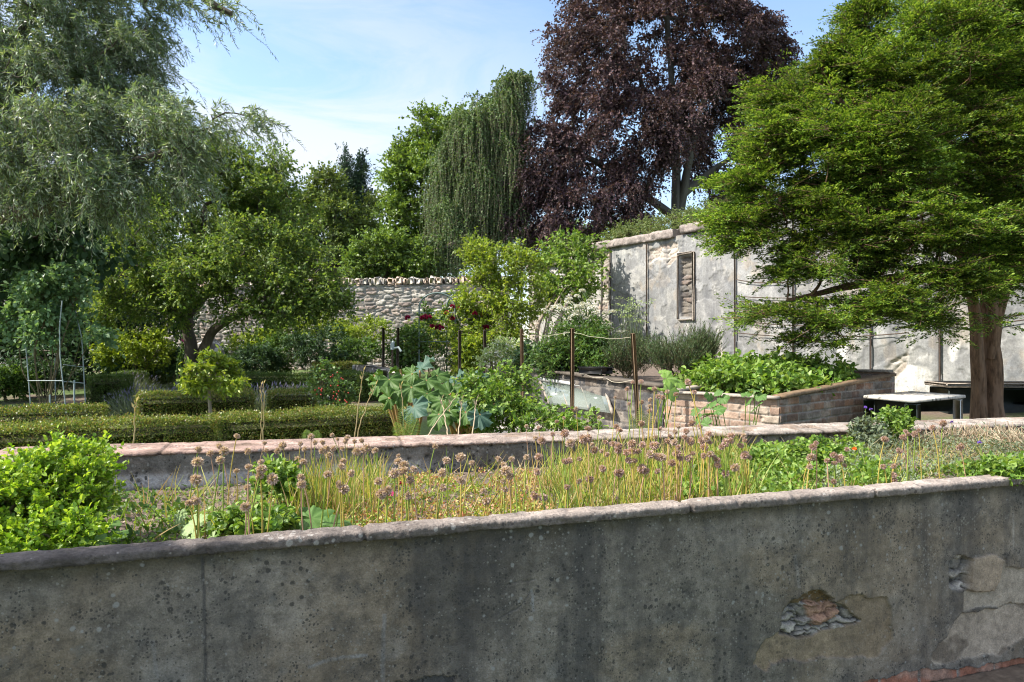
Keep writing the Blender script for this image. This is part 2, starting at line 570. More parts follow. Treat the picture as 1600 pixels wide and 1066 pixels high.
M['head_m'] = leaf_mat('allium_floret_mauve', [(.36, .25, .25), (.50, .36, .35), (.62, .49, .45), (.42, .29, .24)], .3, .8, .15)
M['head_s'] = leaf_mat('allium_floret_straw', [(.40, .31, .27), (.54, .43, .38), (.64, .54, .48), (.46, .34, .34)], .3, .8, .15)
M['lav'] = leaf_mat('lavender_tip', [(.11, .11, .19), (.17, .16, .26), (.2, .2, .25)], .2, .8, .15)
M['rose'] = leaf_mat('rose_petal', [(.22, .005, .03), (.36, .01, .05), (.30, .02, .12)], .25, .6, .3)
M['pink'] = leaf_mat('foxglove_bell', [(.36, .06, .36), (.5, .14, .48)], .3, .6, .3)
M['white'] = leaf_mat('white_floret', [(.45, .46, .45), (.56, .57, .57), (.68, .69, .70)], .3, .7, .2)
M['orange'] = leaf_mat('orange_petal', [(.75, .12, .02), (.8, .22, .04)], .3, .6, .3)
M['red'] = leaf_mat('red_berry', [(.42, .03, .02), (.55, .05, .03)], .1, .3, .5)
M['violet'] = leaf_mat('violet_petal', [(.13, .06, .42), (.22, .12, .55)], .3, .6, .3)
M['sedum'] = leaf_mat('sedum_leaf', [(.32, .16, .09), (.42, .26, .10), (.30, .33, .07), (.42, .13, .09), (.34, .40, .10)], .25, .5, .4, (6.0, .2))
M['litter'] = leaf_mat('dry_litter', [(.13, .10, .08), (.22, .175, .14), (.34, .28, .23)], .1, .9, .1)
M['core'] = plain_mat('hedge_twigs', (.03, .035, .014), (.075, .075, .032), 25, .95, .6)
M['soil'] = plain_mat('bed_soil', (.07, .053, .042), (.20, .155, .125), 28, .95, .9, detail=9)
M['iron'] = plain_mat('dark_iron', (.045, .035, .03), (.11, .075, .055), 30, .8, .2)
M['steel'] = plain_mat('galvanised_rod', (.22, .28, .29), (.34, .40, .40), 20, .55, .1, spec=.5)
M['verdigris'] = plain_mat('painted_arch', (.10, .15, .14), (.17, .23, .21), 20, .55, .1, spec=.5)
M['stake'] = plain_mat('stake_timber', (.10, .065, .04), (.24, .165, .10), 24, .85, .4, stretch=(1, 1, .12))
M['board'] = plain_mat('weathered_board', (.20, .17, .14), (.40, .35, .30), 18, .85, .4, stretch=(1, 1, 1))
M['slab'] = plain_mat('pale_stone_slab', (.34, .32, .29), (.62, .59, .54), 9, .85, .25, spots=(14, .58, (.16, .16, .15)))
M['concrete'] = plain_mat('path_concrete', (.30, .27, .24), (.48, .44, .39), 6, .9, .3)
M['darkbox'] = plain_mat('dark_painted_box', (.018, .026, .024), (.04, .052, .048), 8, .6, .2)
M['plastic'] = plain_mat('black_plastic', (.012, .012, .013), (.025, .025, .027), 10, .4, .0, spec=.5)
M['string'] = plain_mat('cream_string', (.5, .45, .34), (.66, .6, .48), 60, .9, .2)
M['boulder'] = plain_mat('boulder_stone', (.12, .11, .10), (.30, .28, .26), 6, .9, .6, spots=(5, .56, (.62, .61, .6)))
M['roseleaf'] = leaf_mat('rose_leaf', [(.10, .20, .09), (.15, .27, .12), (.22, .34, .18)], .35, .4, .5, (2.0, .2))
M['walltop'] = leaf_mat('wall_top_leaf', [(.09, .14, .04), (.14, .20, .06), (.21, .26, .11)], .3, .55, .25, (1.2, .25))
M['whitewood'] = plain_mat('white_painted_wood', (.5, .5, .49), (.72, .72, .70), 12, .6, .15)
m, t_, o_ = base_mat('old_glass')
gl = nd(t_, 'ShaderNodeBsdfGlossy', {'Color': (.9, .95, .95, 1), 'Roughness': .08})
tp = nd(t_, 'ShaderNodeBsdfTransparent', {'Color': (.82, .88, .86, 1)})
df = nd(t_, 'ShaderNodeBsdfDiffuse', {'Color': (.36, .41, .38, 1)})
a_ = nd(t_, 'ShaderNodeMixShader', {0: .45, 1: tp.outputs[0], 2: df.outputs[0]})
b_ = nd(t_, 'ShaderNodeMixShader', {0: .12, 1: a_.outputs[0], 2: gl.outputs[0]})
t_.links.new(b_.outputs[0], o_.inputs[0])
M['glass'] = m

# ------------------------------------------------------------------ plants: branching skeleton + leaves


def skeleton(stems, clusters, rng, rb, rtip, kink=.12, pw=.42, lift=.10):
    pos, par, rmin, starts = [], [], [], []
    for s in stems:
        s = np.asarray(s, float)
        seglen = np.linalg.norm(np.diff(s, axis=0), axis=1)
        cum = np.concatenate([[0], np.cumsum(seglen)])
        k = max(6, int(len(s) * 3))
        tt = np.linspace(0, cum[-1], k)
        q = np.stack([np.interp(tt, cum, s[:, i]) for i in range(3)], 1)
        q[1:-1] += rng.normal(0, .018 * cum[-1] / 2, (k - 2, 3)) * .35
        start = len(pos)
        starts.append((start, start + k))
        for i in range(k):
            pos.append(q[i])
            if i == 0:
                j = -1
                if start:
                    dd = np.linalg.norm(np.array(pos[:-1]) - q[0], axis=1)
                    j = int(dd.argmin()) if dd.min() < .6 else -1
                par.append(j)
            else:
                par.append(len(pos) - 2)
            rmin.append(rb * (1 - .75 * i / (k - 1)) * (1 if start == 0 else .72))
    nst = len(pos)
    pa = np.array(pos)
    dmin = np.array([np.linalg.norm(pa - c, axis=1).min() for c in clusters])
    ends = []
    cap = nst + len(clusters) * 4 + 4
    A = np.zeros((cap, 3))
    A[:nst] = pa
    n = nst
    for ci in np.argsort(dmin):
        c = clusters[ci]
        dv = A[:n] - c
        cost = np.linalg.norm(dv, axis=1) + .7 * np.maximum(dv[:, 2], 0)
        j = int(cost.argmin())
        a = A[j].copy()
        ln = np.linalg.norm(c - a)
        prev = j
        for k in range(1, 4):
            t = k / 3
            p = a + (c - a) * t
            if k < 3:
                p = p + rng.normal(0, kink * ln * .35, 3) + np.array([0, 0, lift * ln * math.sin(math.pi * t)])
            A[n] = p
            par.append(prev)
            rmin.append(rtip)
            prev = n
            n += 1
        ends.append(prev)
    par = np.array(par)
    cnt = np.zeros(n)
    cnt[ends] += 1
    for i in range(n - 1, -1, -1):
        if par[i] >= 0:
            cnt[par[i]] += cnt[i]
    r = np.maximum(rtip * np.maximum(cnt, 1) ** pw, np.array(rmin))
    r[nst:] = rtip * np.maximum(cnt[nst:], 1) ** pw
    return A[:n], par, r, starts, nst


def trunk_tube(mb, pts, r, sides, seed, flare=True):
    sides = sides * 2
    """a main stem as one fluted, uneven tube"""
    n0 = len(pts)
    t0 = np.arange(n0)
    t = np.linspace(0, n0 - 1, n0 * 3)
    p = np.stack([np.interp(t, t0, pts[:, i]) for i in range(3)], 1)
    for _ in range(3):
        p[1:-1] = (p[:-2] + 2 * p[1:-1] + p[2:]) / 4
    rr = np.interp(t, t0, r)
    n1 = mb.n
    add_tube(mb, p, rr, sides)
    k = len(p) * sides
    v = mb.v[-3]
    ring = v.reshape(len(p), sides, 3)
    th = np.arange(sides) / sides * 2 * np.pi
    hgt = np.cumsum(np.concatenate([[0], np.linalg.norm(np.diff(p, axis=0), axis=1)]))
    cu, su = np.cos(th)[None] * 1.6, np.sin(th)[None] * 1.6
    f = 1 + .34 * (fbm(cu + seed + hgt[:, None] * .35, su + hgt[:, None] * .25, 4, seed) - .5) + .08 * np.cos(3 * th + seed)[None] + .16 * (fbm(cu * 3.5 + seed, su * 3.5 + hgt[:, None] * .9 / max(rr[0], .05) * .12, 3, seed + 5) - .5)
    if flare:
        f = f + .25 * np.exp(-hgt / (rr[0] * 1.6))[:, None]
    ring[:] = p[:, None] + (ring - p[:, None]) * f[..., None]
    for q in (-2, -1):
        pass


def wood(mb, A, par, r, sides=6, nst=0, starts=()):
    i = np.where(par >= 0)[0]
    i = i[i >= nst]
    for q, (a, b) in enumerate(starts):
        trunk_tube(mb, A[a:b], r[a:b], max(sides, 14), q + 3, A[a, 2] < A[0, 2] + .3)
    pa = par[i]
    add_segs(mb, A[pa], A[i] + (A[i] - A[pa]) * .03, np.minimum(r[pa], r[i] * 1.35), r[i], sides)


def rand_dir(rng, n):
    return unit(rng.normal(size=(n, 3)))


def fill_blobs(blobs, ncl, rng, shell=.5, floor=None):
    out, wts = [], []
    for b in blobs:
        wts.append((b[2] * b[3]) * b[4] ** 2)
    wts = np.array(wts) / sum(wts)
    for b, w in zip(blobs, wts):
        px, py, rx, ry, Y = b[:5]
        c = P(px, py, Y)
        ax = np.array([rx / F * Y, (b[5] if len(b) > 5 else rx / F * Y * .9), ry / F * Y])
        k = max(2, int(round(ncl * w)))
        d = rand_dir(rng, k)
        q = c + d * ax * (rng.uniform(0, 1, k) ** (1 / 3 * (1 - shell) + .08))[:, None]
        out.append(q)
    q = np.concatenate(out)
    if floor is not None:
        q[:, 2] = np.maximum(q[:, 2], floor)
    return q


def put_leaves(mb, wmb, cl, centre, lf, rng):
    k = lf.get('kind', 'broad')
    n = lf['n']
    L, Wd = lf['L'], lf['W']
    shape = lf.get('shape', 'diamond')
    droop = lf.get('droop', .25)
    m = len(cl)
    if k == 'broad':
        r = np.asarray(lf['r'], float)
        off = rng.normal(0, .5, (m, n, 3)) * r
        pt = (cl[:, None] + off).reshape(-1, 3)
        od = unit(off.reshape(-1, 3) + 1e-6)
        D = od * .5 + rand_dir(rng, len(pt)) * .8 + np.array([0, 0, -droop])
        N = np.array([0, 0, lf.get('up', .8)]) + rand_dir(rng, len(pt)) * .75 + od * .35
        s = rng.uniform(.65, 1.2, len(pt))
        leaves(mb, pt, D, N, L * s, Wd * s, shape)
    elif k == 'twigs':                                        # leaves set along short straight shoots
        ns, nl, sl = lf['shoots'], n, lf['sl']
        out = unit(cl - centre + 1e-6)
        sd = unit(out[:, None] * lf.get('outw', .5) + rand_dir(rng, m * ns).reshape(m, ns, 3) * .8 + np.array([0, 0, lf.get('rise', .2)]))
        ln = sl * rng.uniform(.5, 1.2, (m, ns))
        t = np.linspace(.12, 1, nl)
        sag = np.array([0, 0, -lf.get('sag', .15)])
        base = cl[:, None] + rng.normal(0, .25, (m, ns, 3)) * np.asarray(lf['r'])
        pt = base[:, :, None] + sd[:, :, None] * (ln[..., None] * t)[..., None] + sag * (ln[..., None] * t ** 2)[..., None]
        rd = rand_dir(rng, m * ns * nl).reshape(m, ns, nl, 3)
        D = (sd[:, :, None] * .6 + rd * .8 + np.array([0, 0, -droop])).reshape(-1, 3)
        N = np.array([0, 0, lf.get('up', .7)]) + rand_dir(rng, len(D)) * .7
        s = rng.uniform(.6, 1.15, len(D))
        leaves(mb, pt.reshape(-1, 3), D, N, L * s, Wd * s, shape)
        if lf.get('tw'):
            a = base.reshape(-1, 3)
            b = pt[:, :, -1].reshape(-1, 3)
            add_segs(wmb, a, b, np.full(len(a), lf['tw']), np.full(len(a), lf['tw'] * .5), 3)
    elif k == 'strand':                                       # willow and weeping tree strands
        ns, ln0 = lf['strands'], lf['len']
        t = (np.arange(n) + .5) / n
        out = cl - centre
        out[:, 2] *= .25
        out = unit(out + 1e-6)
        sd = unit(out[:, None] * lf.get('outw', .8) + rand_dir(rng, m * ns).reshape(m, ns, 3) * .7 + np.array([0, 0, lf.get('rise', .2)]))
        ln = ln0 * rng.uniform(.45, 1.25, (m, ns))
        base = cl[:, None] + rng.normal(0, .3, (m, ns, 3)) * np.asarray(lf['r'])
        g = lf.get('sag', .9)
        sway = rand_dir(rng, m * ns).reshape(m, ns, 3) * [1, 1, .15] * lf.get('sway', .12)
        sw2 = rng.uniform(0, 6, (m, ns))

        def at(tt):
            return base[:, :, None] + sd[:, :, None] * (ln[..., None] * (tt - .5 * g * tt ** 2))[..., None] + \
                np.array([0, 0, -1.]) * (ln[..., None] * g * tt ** 1.7)[..., None] + \
                sway[:, :, None] * (ln[..., None] * np.sin(tt * 4.2 + sw2[..., None]))[..., None]
        p0 = at(t)
        tan = unit(at(t + .02) - p0)
        rd = rand_dir(rng, m * ns * n).reshape(m, ns, n, 3)
        D = (tan * lf.get('along', .75) + rd * .6).reshape(-1, 3)
        N = rand_dir(rng, len(D)) + np.array([0, 0, .35])
        s = rng.uniform(.6, 1.15, len(D)) * np.tile(1.05 - .35 * t, m * ns)
        leaves(mb, p0.reshape(-1, 3), D, N, L * s, Wd * s, shape)
        if lf.get('tw'):
            q = at(np.linspace(0, 1, 5))
            a = q[:, :, :-1].reshape(-1, 3)
            b = q[:, :, 1:].reshape(-1, 3)
            add_segs(wmb, a, b, np.full(len(a), lf['tw']), np.full(len(a), lf['tw'] * .7), 3)
    elif k == 'spray':                                        # flat layered conifer sprays
        ns = lf['strands']
        out = cl - centre
        out[:, 2] *= .35
        out = unit(out + 1e-6)
        az = rng.normal(0, .9, (m, ns))
        ca, sa = np.cos(az), np.sin(az)
        ox, oy = out[:, 0:1], out[:, 1:2]
        el = rng.normal(lf.get('el', .05), lf.get('elv', .22), (m, ns))
        sd = unit(np.stack([ox * ca - oy * sa, ox * sa + oy * ca, el], -1))
        nrm = unit(np.array([0, 0, 1.]) + rng.normal(0, lf.get('nv', .25), (m, ns, 3)))
        side = unit(np.cross(nrm, sd))
        ln = lf['len'] * rng.uniform(.5, 1.25, (m, ns))
        base = cl[:, None] + rng.normal(0, .35, (m, ns, 3)) * np.asarray(lf['r'])
        t = rng.uniform(.02, 1, (m, ns, n))
        wd = rng.uniform(-1, 1, (m, ns, n)) * (.42 * (1.05 - t))
        pt = base[:, :, None] + sd[:, :, None] * (ln[..., None] * t)[..., None] + side[:, :, None] * (ln[..., None] * wd)[..., None] \
            - np.array([0, 0, 1.]) * (ln[..., None] * (.22 * t ** 2 + .3 * np.abs(wd)))[..., None]
        pt = pt + rng.normal(0, .008, pt.shape)
        D = (sd[:, :, None] + side[:, :, None] * (np.sign(wd) * rng.uniform(.3, 1.2, wd.shape))[..., None] + rng.normal(0, .22, pt.shape)).reshape(-1, 3)
        N = (nrm[:, :, None] + rng.normal(0, .4, pt.shape)).reshape(-1, 3)
        s = rng.uniform(.7, 1.2, len(D))
        leaves(mb, pt.reshape(-1, 3), D, N, L * s, Wd * s, shape, fold=.3)
        a = base.reshape(-1, 3)
        b = (base + sd * (ln * .85)[..., None] - np.array([0, 0, 1.]) * (ln * .16)[..., None]).reshape(-1, 3)
        add_segs(wmb, a, b, np.full(len(a), .004), np.full(len(a), .002), 3)


def tree(name, label, cat, base, stems, blobs, ncl, leaf, lm, bm, seed, group=None, rb=.15, rtip=.008, kink=.14, shell=.5,
         floor=None, pw=.42, lift=.10, crown='crown', trunk='trunk', sides=6, clusters=None, inner=0, centre=None):
    rng = np.random.default_rng(seed)
    base = np.asarray(base, float)
    t = T(name, label, cat, base, group)
    cl = fill_blobs(blobs, ncl, rng, shell, floor) if clusters is None else clusters
    A, par, r, starts, nst = skeleton(stems, cl, rng, rb, rtip, kink, pw, lift)
    wmb, lmb = MB(), MB()
    wood(wmb, A, par, r, sides, nst, starts)
    ctr = cl.mean(0) if centre is None else np.asarray(centre, float)
    for lf in (leaf if isinstance(leaf, list) else [leaf]):
        put_leaves(lmb, wmb, cl, ctr, lf, rng)
    lmb.build(crown, lm, t)
    wmb.build(trunk, bm, t, smooth=True)
    return t


def shrub(name, label, cat, foot, blobs, ncl, leaf, lm, bm, seed, group=None, nst=5, rb=.012, rtip=.003, **kw):
    """bush with several stems rising from one foot"""
    rng = np.random.default_rng(seed + 900)
    foot = np.asarray(foot, float)
    stems = []
    bl = blobs
    for k in range(nst):
        b = bl[k % len(bl)]
        top = P(b[0] + rng.uniform(-.5, .5) * b[2], b[1] + rng.uniform(-.1, .3) * b[3], b[4])
        mid = foot * .5 + top * .5 + rng.normal(0, .06, 3) * np.linalg.norm(top - foot)
        f = foot + np.array([*rng.normal(0, .04, 2), 0])
        stems.append([f, mid, top])
    kw.setdefault('crown', 'foliage')
    kw.setdefault('trunk', 'stems')
    return tree(name, label, cat, foot, stems, blobs, ncl, leaf, lm, bm, seed, group, rb, rtip, **kw)


def hedge(label, pts, w, h, lm, seed, leaf=.02, dens=1.0, group='clipped box hedges', name='box_hedge', r_end=True):
    """clipped hedge along a plan line; pts are ground points (x, y, z)"""
    rng = np.random.default_rng(seed)
    pts = np.asarray(pts, float)
    t = T(name, label, 'hedge', pts.mean(0), group)
    mb, cb = MB(), MB()
    for a, b in zip(pts[:-1], pts[1:]):
        d = b - a
        L = np.linalg.norm(d[:2])
        dx = np.array([d[0], d[1], 0]) / L
        nx = np.array([-dx[1], dx[0], 0])
        A = L * (w + 2 * h) + 2 * w * h
        n = int(A / (leaf * leaf * .55) * 2.7 * dens)
        # choose a face: top, sides, ends
        area = np.array([L * w, L * h, L * h, w * h, w * h])
        fc = rng.choice(5, n, p=area / area.sum())
        u, v = rng.uniform(0, 1, n), rng.uniform(0, 1, n)
        al = np.where(fc < 3, u * L, np.where(fc == 3, 0, L))
        ac = np.where(fc == 0, (v - .5) * w, np.where(fc == 1, -w / 2, np.where(fc == 2, w / 2, (u - .5) * w)))
        ht = np.where(fc == 0, h, v * h)
        on = np.where((fc == 0)[:, None], np.array([0, 0, 1.]), np.where((fc == 1)[:, None], -nx, np.where((fc == 2)[:, None], nx, np.where((fc == 3)[:, None], -dx, dx))))
        # rounded shoulders and a slightly uneven clip
        wob = (fbm(al * 3.1 + seed, (ac + ht) * 4 + fc, 3, seed) - .5) * .09
        rnd = .05
        e1 = np.maximum(0, np.abs(ac) - (w / 2 - rnd)) / rnd
        e2 = np.maximum(0, ht - (h - rnd)) / rnd
        k = np.minimum(e1, 1) * np.minimum(e2, 1) * rnd * .4
        ac = ac - np.sign(ac) * k
        ht = ht - k
        pt = a + dx * al[:, None] + nx * ac[:, None] + np.array([0, 0, 1.]) * ht[:, None] + on * (wob + rng.exponential(.012, n) - .014)[:, None]
        pt[:, 2] += (al / L) * d[2]
        D = on * .7 + rand_dir(rng, n) * .75 + np.array([0, 0, .35])
        N = on * .6 + rand_dir(rng, n) * 1.0 + np.array([-.25, 0, .35])
        s = rng.uniform(.6, 1.25, n)
        leaves(mb, pt, D, N, leaf * s, leaf * .6 * s)
        c = (a + b) / 2 + np.array([0, 0, h / 2 - .03])
        add_box(cb, c, L - .08, w - .14, h - .12, math.atan2(d[1], d[0]), bev=.05)
    mb.build('foliage', lm, t)
    cb.build('stems', M['core'], t)
    return t


# ------------------------------------------------------------------ masonry


def relief(mb, p0, d, L, zb, zt, ru, rv, hfun, thick=.3, u0=0.0, top=None):
    """a wall face modelled in relief, with a back, ends and top"""
    d = unit(np.asarray(d, float))
    n = np.array([d[1], -d[0]])
    nu, nv = int(L / ru) + 1, int((zt - zb) / rv) + 1
    u = np.linspace(u0, u0 + L, nu)
    z = np.linspace(zb, zt, nv)
    U, Z = np.meshgrid(u, z)
    if top is not None:
        Z = np.minimum(Z, top(U))
    h, col = hfun(U.ravel(), Z.ravel())
    h = h.reshape(U.shape)
    v = np.stack([p0[0] + d[0] * U + n[0] * h, p0[1] + d[1] * U + n[1] * h, Z], -1)
    i = np.arange(nv - 1)[:, None] * nu
    j = np.arange(nu - 1)[None]
    f = np.stack([i + j, i + j + 1, i + nu + j + 1, i + nu + j], -1).reshape(-1, 4)
    mb.add(v.reshape(-1, 3), f, col)
    col3 = col.reshape(nv, nu, -1)

    def strip(a, ca, flip):
        b = a.copy()
        k = len(a)
        uu = a[:, 0:2]
        b[:, 0] = uu[:, 0] - n[0] * thick
        b[:, 1] = uu[:, 1] - n[1] * thick
        vv = np.concatenate([a, b])
        q = np.arange(k - 1)
        ff = np.stack([q, q + 1, q + k + 1, q + k], -1)
        mb.add(vv, ff[:, ::-1] if flip else ff, np.concatenate([ca, ca]))
    strip(v[-1], col3[-1], False)
    strip(v[:, 0], col3[:, 0], False)
    strip(v[:, -1], col3[:, -1], True)
    bk = np.array([[p0[0] + d[0] * q - n[0] * thick, p0[1] + d[1] * q - n[1] * thick, zz] for q, zz in ((u0, zb), (u0 + L, zb), (u0 + L, zt if top is None else float(top(np.array(u0 + L)))), (u0, zt if top is None else float(top(np.array(u0)))))])
    mb.add(bk, [[3, 2, 1, 0]], col.mean(0))
    return n


def beam(mb, p0, d, L, prof, res, amp, freq, seed, col, colvar=.15, u0=0.0, chips=0.0, joints=0):
    """a lumpy coping: a profile (offset towards the viewer, height) swept along the wall"""
    d = unit(np.asarray(d, float))
    n = np.array([d[1], -d[0]])
    pr = []
    for (a, b) in zip(prof, prof[1:] + prof[:1]):
        ln = math.hypot(b[0] - a[0], b[1] - a[1])
        k = max(1, int(ln / (res * 1.2)))
        for q in range(k):
            pr.append((a[0] + (b[0] - a[0]) * q / k, a[1] + (b[1] - a[1]) * q / k))
    pr = np.array(pr)
    c = pr.mean(0)
    nu = int(L / res) + 1
    u = np.linspace(u0, u0 + L, nu)
    k = len(pr)
    U = np.repeat(u[:, None], k, 1)
    per = np.concatenate([[0], np.cumsum(np.linalg.norm(np.diff(np.vstack([pr, pr[:1]]), axis=0), axis=1))])[:-1]
    V = np.repeat(per[None], nu, 0)
    ns = (fbm(U * freq + seed, V * freq + 3, 5, seed) - .5) * 2 * amp + (fbm(U * freq * .2 + seed, V * 0 + 9, 3, seed + 3) - .5) * amp * .7 + (fbm(U * 70, V * 70, 3, seed + 4) - .5) * amp * .7
    if chips:
        cc = fbm(U * freq * .9 + 77, V * freq * .6 + 5, 4, seed + 8)
        ns = ns - chips * sstep(.60, .72, cc)
    jm = np.zeros(U.shape)
    if joints:
        rj = np.random.default_rng(seed)
        uj = u0 + np.cumsum(rj.uniform(.7, 1.3, int(L / joints) + 3) * joints)
        for q in uj:
            wv = .012 * (fbm(V * 20 + q * 9, V * 0 + q, 2, seed) - .5)
            jm = np.maximum(jm, np.exp(-((U - q - wv) / (res * .9)) ** 2))
            ns = ns + (rj.uniform(-.5, .5) * amp) * (U > q)
        ns = ns - jm * .012
    dirv = unit(pr - c)
    o = pr[None] + dirv[None] * ns[..., None]
    v = np.stack([p0[0] + d[0] * U + n[0] * o[..., 0], p0[1] + d[1] * U + n[1] * o[..., 0], o[..., 1]], -1)
    i = np.arange(nu - 1)[:, None] * k
    j = np.arange(k)[None]
    jj = (j + 1) % k
    f = np.stack([i + j, i + jj, i + k + jj, i + k + j], -1).reshape(-1, 4)
    g = (1 + colvar * (fbm(U * 6 + 5, V * 6, 4, seed + 2) - .5) * 2)[..., None]
    cl = (col(U, V, o) if callable(col) else np.broadcast_to(np.asarray(col, float), U.shape + (3,))) * g * (1 - .6 * jm[..., None])
    mb.add(v.reshape(-1, 3), f, cl.reshape(-1, 3))
    for q in (0, nu - 1):
        ring = v[q]
        mb.add(np.concatenate([ring, [ring.mean(0)]]), np.stack([np.arange(k), (np.arange(k) + 1) % k, np.full(k, k)], -1), cl[q].mean(0))


def rubble_fn(s, sx=.34, sy=.15, pal=((.30, .26, .22), (.42, .37, .31), (.22, .19, .17), (.46, .36, .30), (.36, .34, .31)), depth=.05, mortar=(.36, .33, .29)):
    pal = np.array(pal)

    def fn(u, z):
        uu = u / sx + (fbm(u * 2, z * 2, 2, s) - .5) * .8
        zz = z / sy + (fbm(u * 1.3 + 9, z * 1.5, 2, s + 1) - .5) * 1.1
        d1, d2, idr = voro(uu, zz, s)
        e = d2 - d1
        st = sstep(.03, .24, e)
        h = st * depth * (.45 + .75 * idr) + (fbm(u * 14, z * 22, 4, s + 2) - .5) * depth * .7 * st + (fbm(u * 30, z * 30, 2, s + 5) - .5) * .012
        k = np.minimum((idr * len(pal) * .999).astype(int), len(pal) - 1)
        c = pal[k] * (.75 + .5 * fbm(u * 5, z * 9, 4, s + 4))[:, None]
        col = np.array(mortar) * (1 - st[:, None]) + c * st[:, None]
        return h - depth * .5, col
    return fn


def brick_fn(s, bl=.235, bh=.085, pal=((.34, .17, .12), (.42, .22, .15), (.28, .15, .11), (.38, .25, .18), (.30, .22, .18)), mortar=(.26, .23, .20), lichen=None):
    pal = np.array(pal)

    def fn(u, z):
        wz = z + (fbm(u * .8, z * 0 + 3, 2, s) - .5) * .03
        r = np.floor(wz / bh)
        uu = u / bl + .5 * (r % 2) + (hsh(r, r * 0, s) - .5) * .25
        k = np.floor(uu)
        fu, fz = uu - k, wz / bh - r
        e = np.minimum(np.minimum(fu, 1 - fu) * bl, np.minimum(fz, 1 - fz) * bh)
        e = e + (fbm(u * 40, z * 40, 3, s + 1) - .5) * .010
        st = sstep(.003, .011, e)
        idr = hsh(k, r, s + 3)
        kk = np.minimum((idr * len(pal) * .999).astype(int), len(pal) - 1)
        c = pal[kk] * (.7 + .6 * fbm(u * 22, z * 22, 4, s + 4))[:, None]
        w = sstep(.54, .70, fbm(u * 7 + 4, z * 9, 4, s + 6))[:, None] * .4
        c = c * (1 - w) + np.array((.36, .31, .26)) * w
        h = st * (.012 + .012 * (idr - .5)) + (fbm(u * 50, z * 50, 3, s + 5) - .5) * .008
        chip = sstep(.66, .74, fbm(u * 9 + 30, z * 12, 3, s + 8))
        return h - .014 * chip, np.array(mortar) * (1 - st[:, None]) + c * st[:, None]
    return fn

# ================================================================== the setting
rng0 = np.random.default_rng(5)


def axis(lo, hi, dense_lo, dense_hi, fine, coarse):
    a = np.arange(dense_lo, dense_hi, fine)
    return np.unique(np.concatenate([np.linspace(lo, dense_lo, 12), a, np.linspace(dense_hi, hi, 12)]))


gx = axis(-160, 160, -14, 14, .3, 10)
gy = axis(-20, 240, -2, 30, .25, 10)
GX, GY = np.meshgrid(gx, gy)
tt = np.clip((GY - fwY(GX) - .1) / np.maximum(mwY(GX) - fwY(GX) - .2, .3), 0, 1)
GZ = gz(GX, GY) * tt + .05 * (fbm(GX * 1.3, GY * 1.3, 3, 4) - .5) * (tt > .9)
gm = MB()
k_ = len(gx)
i_ = np.arange(len(gy) - 1)[:, None] * k_
j_ = np.arange(k_ - 1)[None]
gm.add(np.stack([GX, GY, GZ], -1).reshape(-1, 3), np.stack([i_ + j_, i_ + j_ + 1, i_ + k_ + j_ + 1, i_ + k_ + j_], -1).reshape(-1, 4))
m, t_, o_ = base_mat('garden_ground')
tcn = nd(t_, 'ShaderNodeTexCoord')
na = nd(t_, 'ShaderNodeTexNoise', {'Vector': tcn.outputs['Object'], 'Scale': .45, 'Detail': 5.0})
nb = nd(t_, 'ShaderNodeTexNoise', {'Vector': tcn.outputs['Object'], 'Scale': 22.0, 'Detail': 8.0, 'Roughness': .7})
c1 = ramp(t_, nb.outputs[0], [(.3, (.07, .05, .036)), (.7, (.20, .15, .11))])
c2 = ramp(t_, nb.outputs[0], [(.3, (.04, .075, .015)), (.7, (.10, .15, .03))])
cc = mixc(t_, ramp(t_, na.outputs[0], [(.42, (0, 0, 0)), (.52, (1, 1, 1))]), c1, c2)
b_ = nd(t_, 'ShaderNodeBsdfPrincipled', {'Base Color': cc, 'Roughness': .95})
bp = nd(t_, 'ShaderNodeBump', {'Strength': .8, 'Distance': .03, 'Height': nb.outputs[0]})
t_.links.new(bp.outputs[0], b_.inputs['Normal'])
t_.links.new(b_.outputs[0], o_.inputs[0])
tag(gm.build('ground', m, smooth=True), kind='structure')

# ------------------------------------------------------------------ front retaining wall of the raised bed
FN = np.array([FWd[1], -FWd[0]])
FF0 = FW0 - FN * .022


def fw(px, py):
    """photo pixel -> (distance along the front wall, height)"""
    dx = (px - CX) / F
    # point t*(dx,1) on line FF0+u*FWd
    a = np.array([[dx, -FWd[0]], [1, -FWd[1]]])
    t, u = np.linalg.solve(a, FF0)
    return u, H - (py - HY) / F * t


def z6(p):
    return [fw(1100 + x / 3.2, 780 + y / 3.2) for x, y in p]


HOLE = z6([(385, 605), (450, 522), (535, 512), (640, 508), (705, 535), (728, 560), (800, 610), (770, 632), (690, 652), (630, 662), (560, 690), (470, 700), (385, 684)])
LIP = z6([(440, 518), (500, 475), (540, 452), (600, 462), (645, 495), (640, 512), (530, 515), (450, 526)])
PEEL = z6([(248, 828), (262, 762), (308, 706), (380, 660), (400, 560), (455, 500), (650, 512), (740, 490), (910, 494), (935, 560), (935, 700), (870, 790), (700, 803), (560, 797), (335, 822), (325, 870)])
BRKH = z6([(520, 520), (640, 512), (700, 548), (660, 600), (560, 640), (530, 590)])
HOLE2 = z6([(1220, 312), (1270, 283), (1330, 300), (1322, 440), (1275, 462), (1225, 445)])
FLAP = z6([(1303, 305), (1380, 280), (1432, 268), (1500, 312), (1470, 400), (1440, 462), (1320, 455), (1318, 380)])
PALE = z6([(1300, 460), (1300, 556), (1395, 530), (1410, 548), (1470, 528), (1480, 548), (1600, 520), (2600, 420), (2600, 330), (1515, 350), (1512, 312), (1500, 300), (1450, 462)])
PALE2 = z6([(1128, 790), (1190, 715), (1245, 640), (1290, 565), (1440, 548), (1600, 520), (2600, 440), (2600, 600), (1600, 692), (1490, 778), (1385, 785), (1200, 826), (1150, 818)])
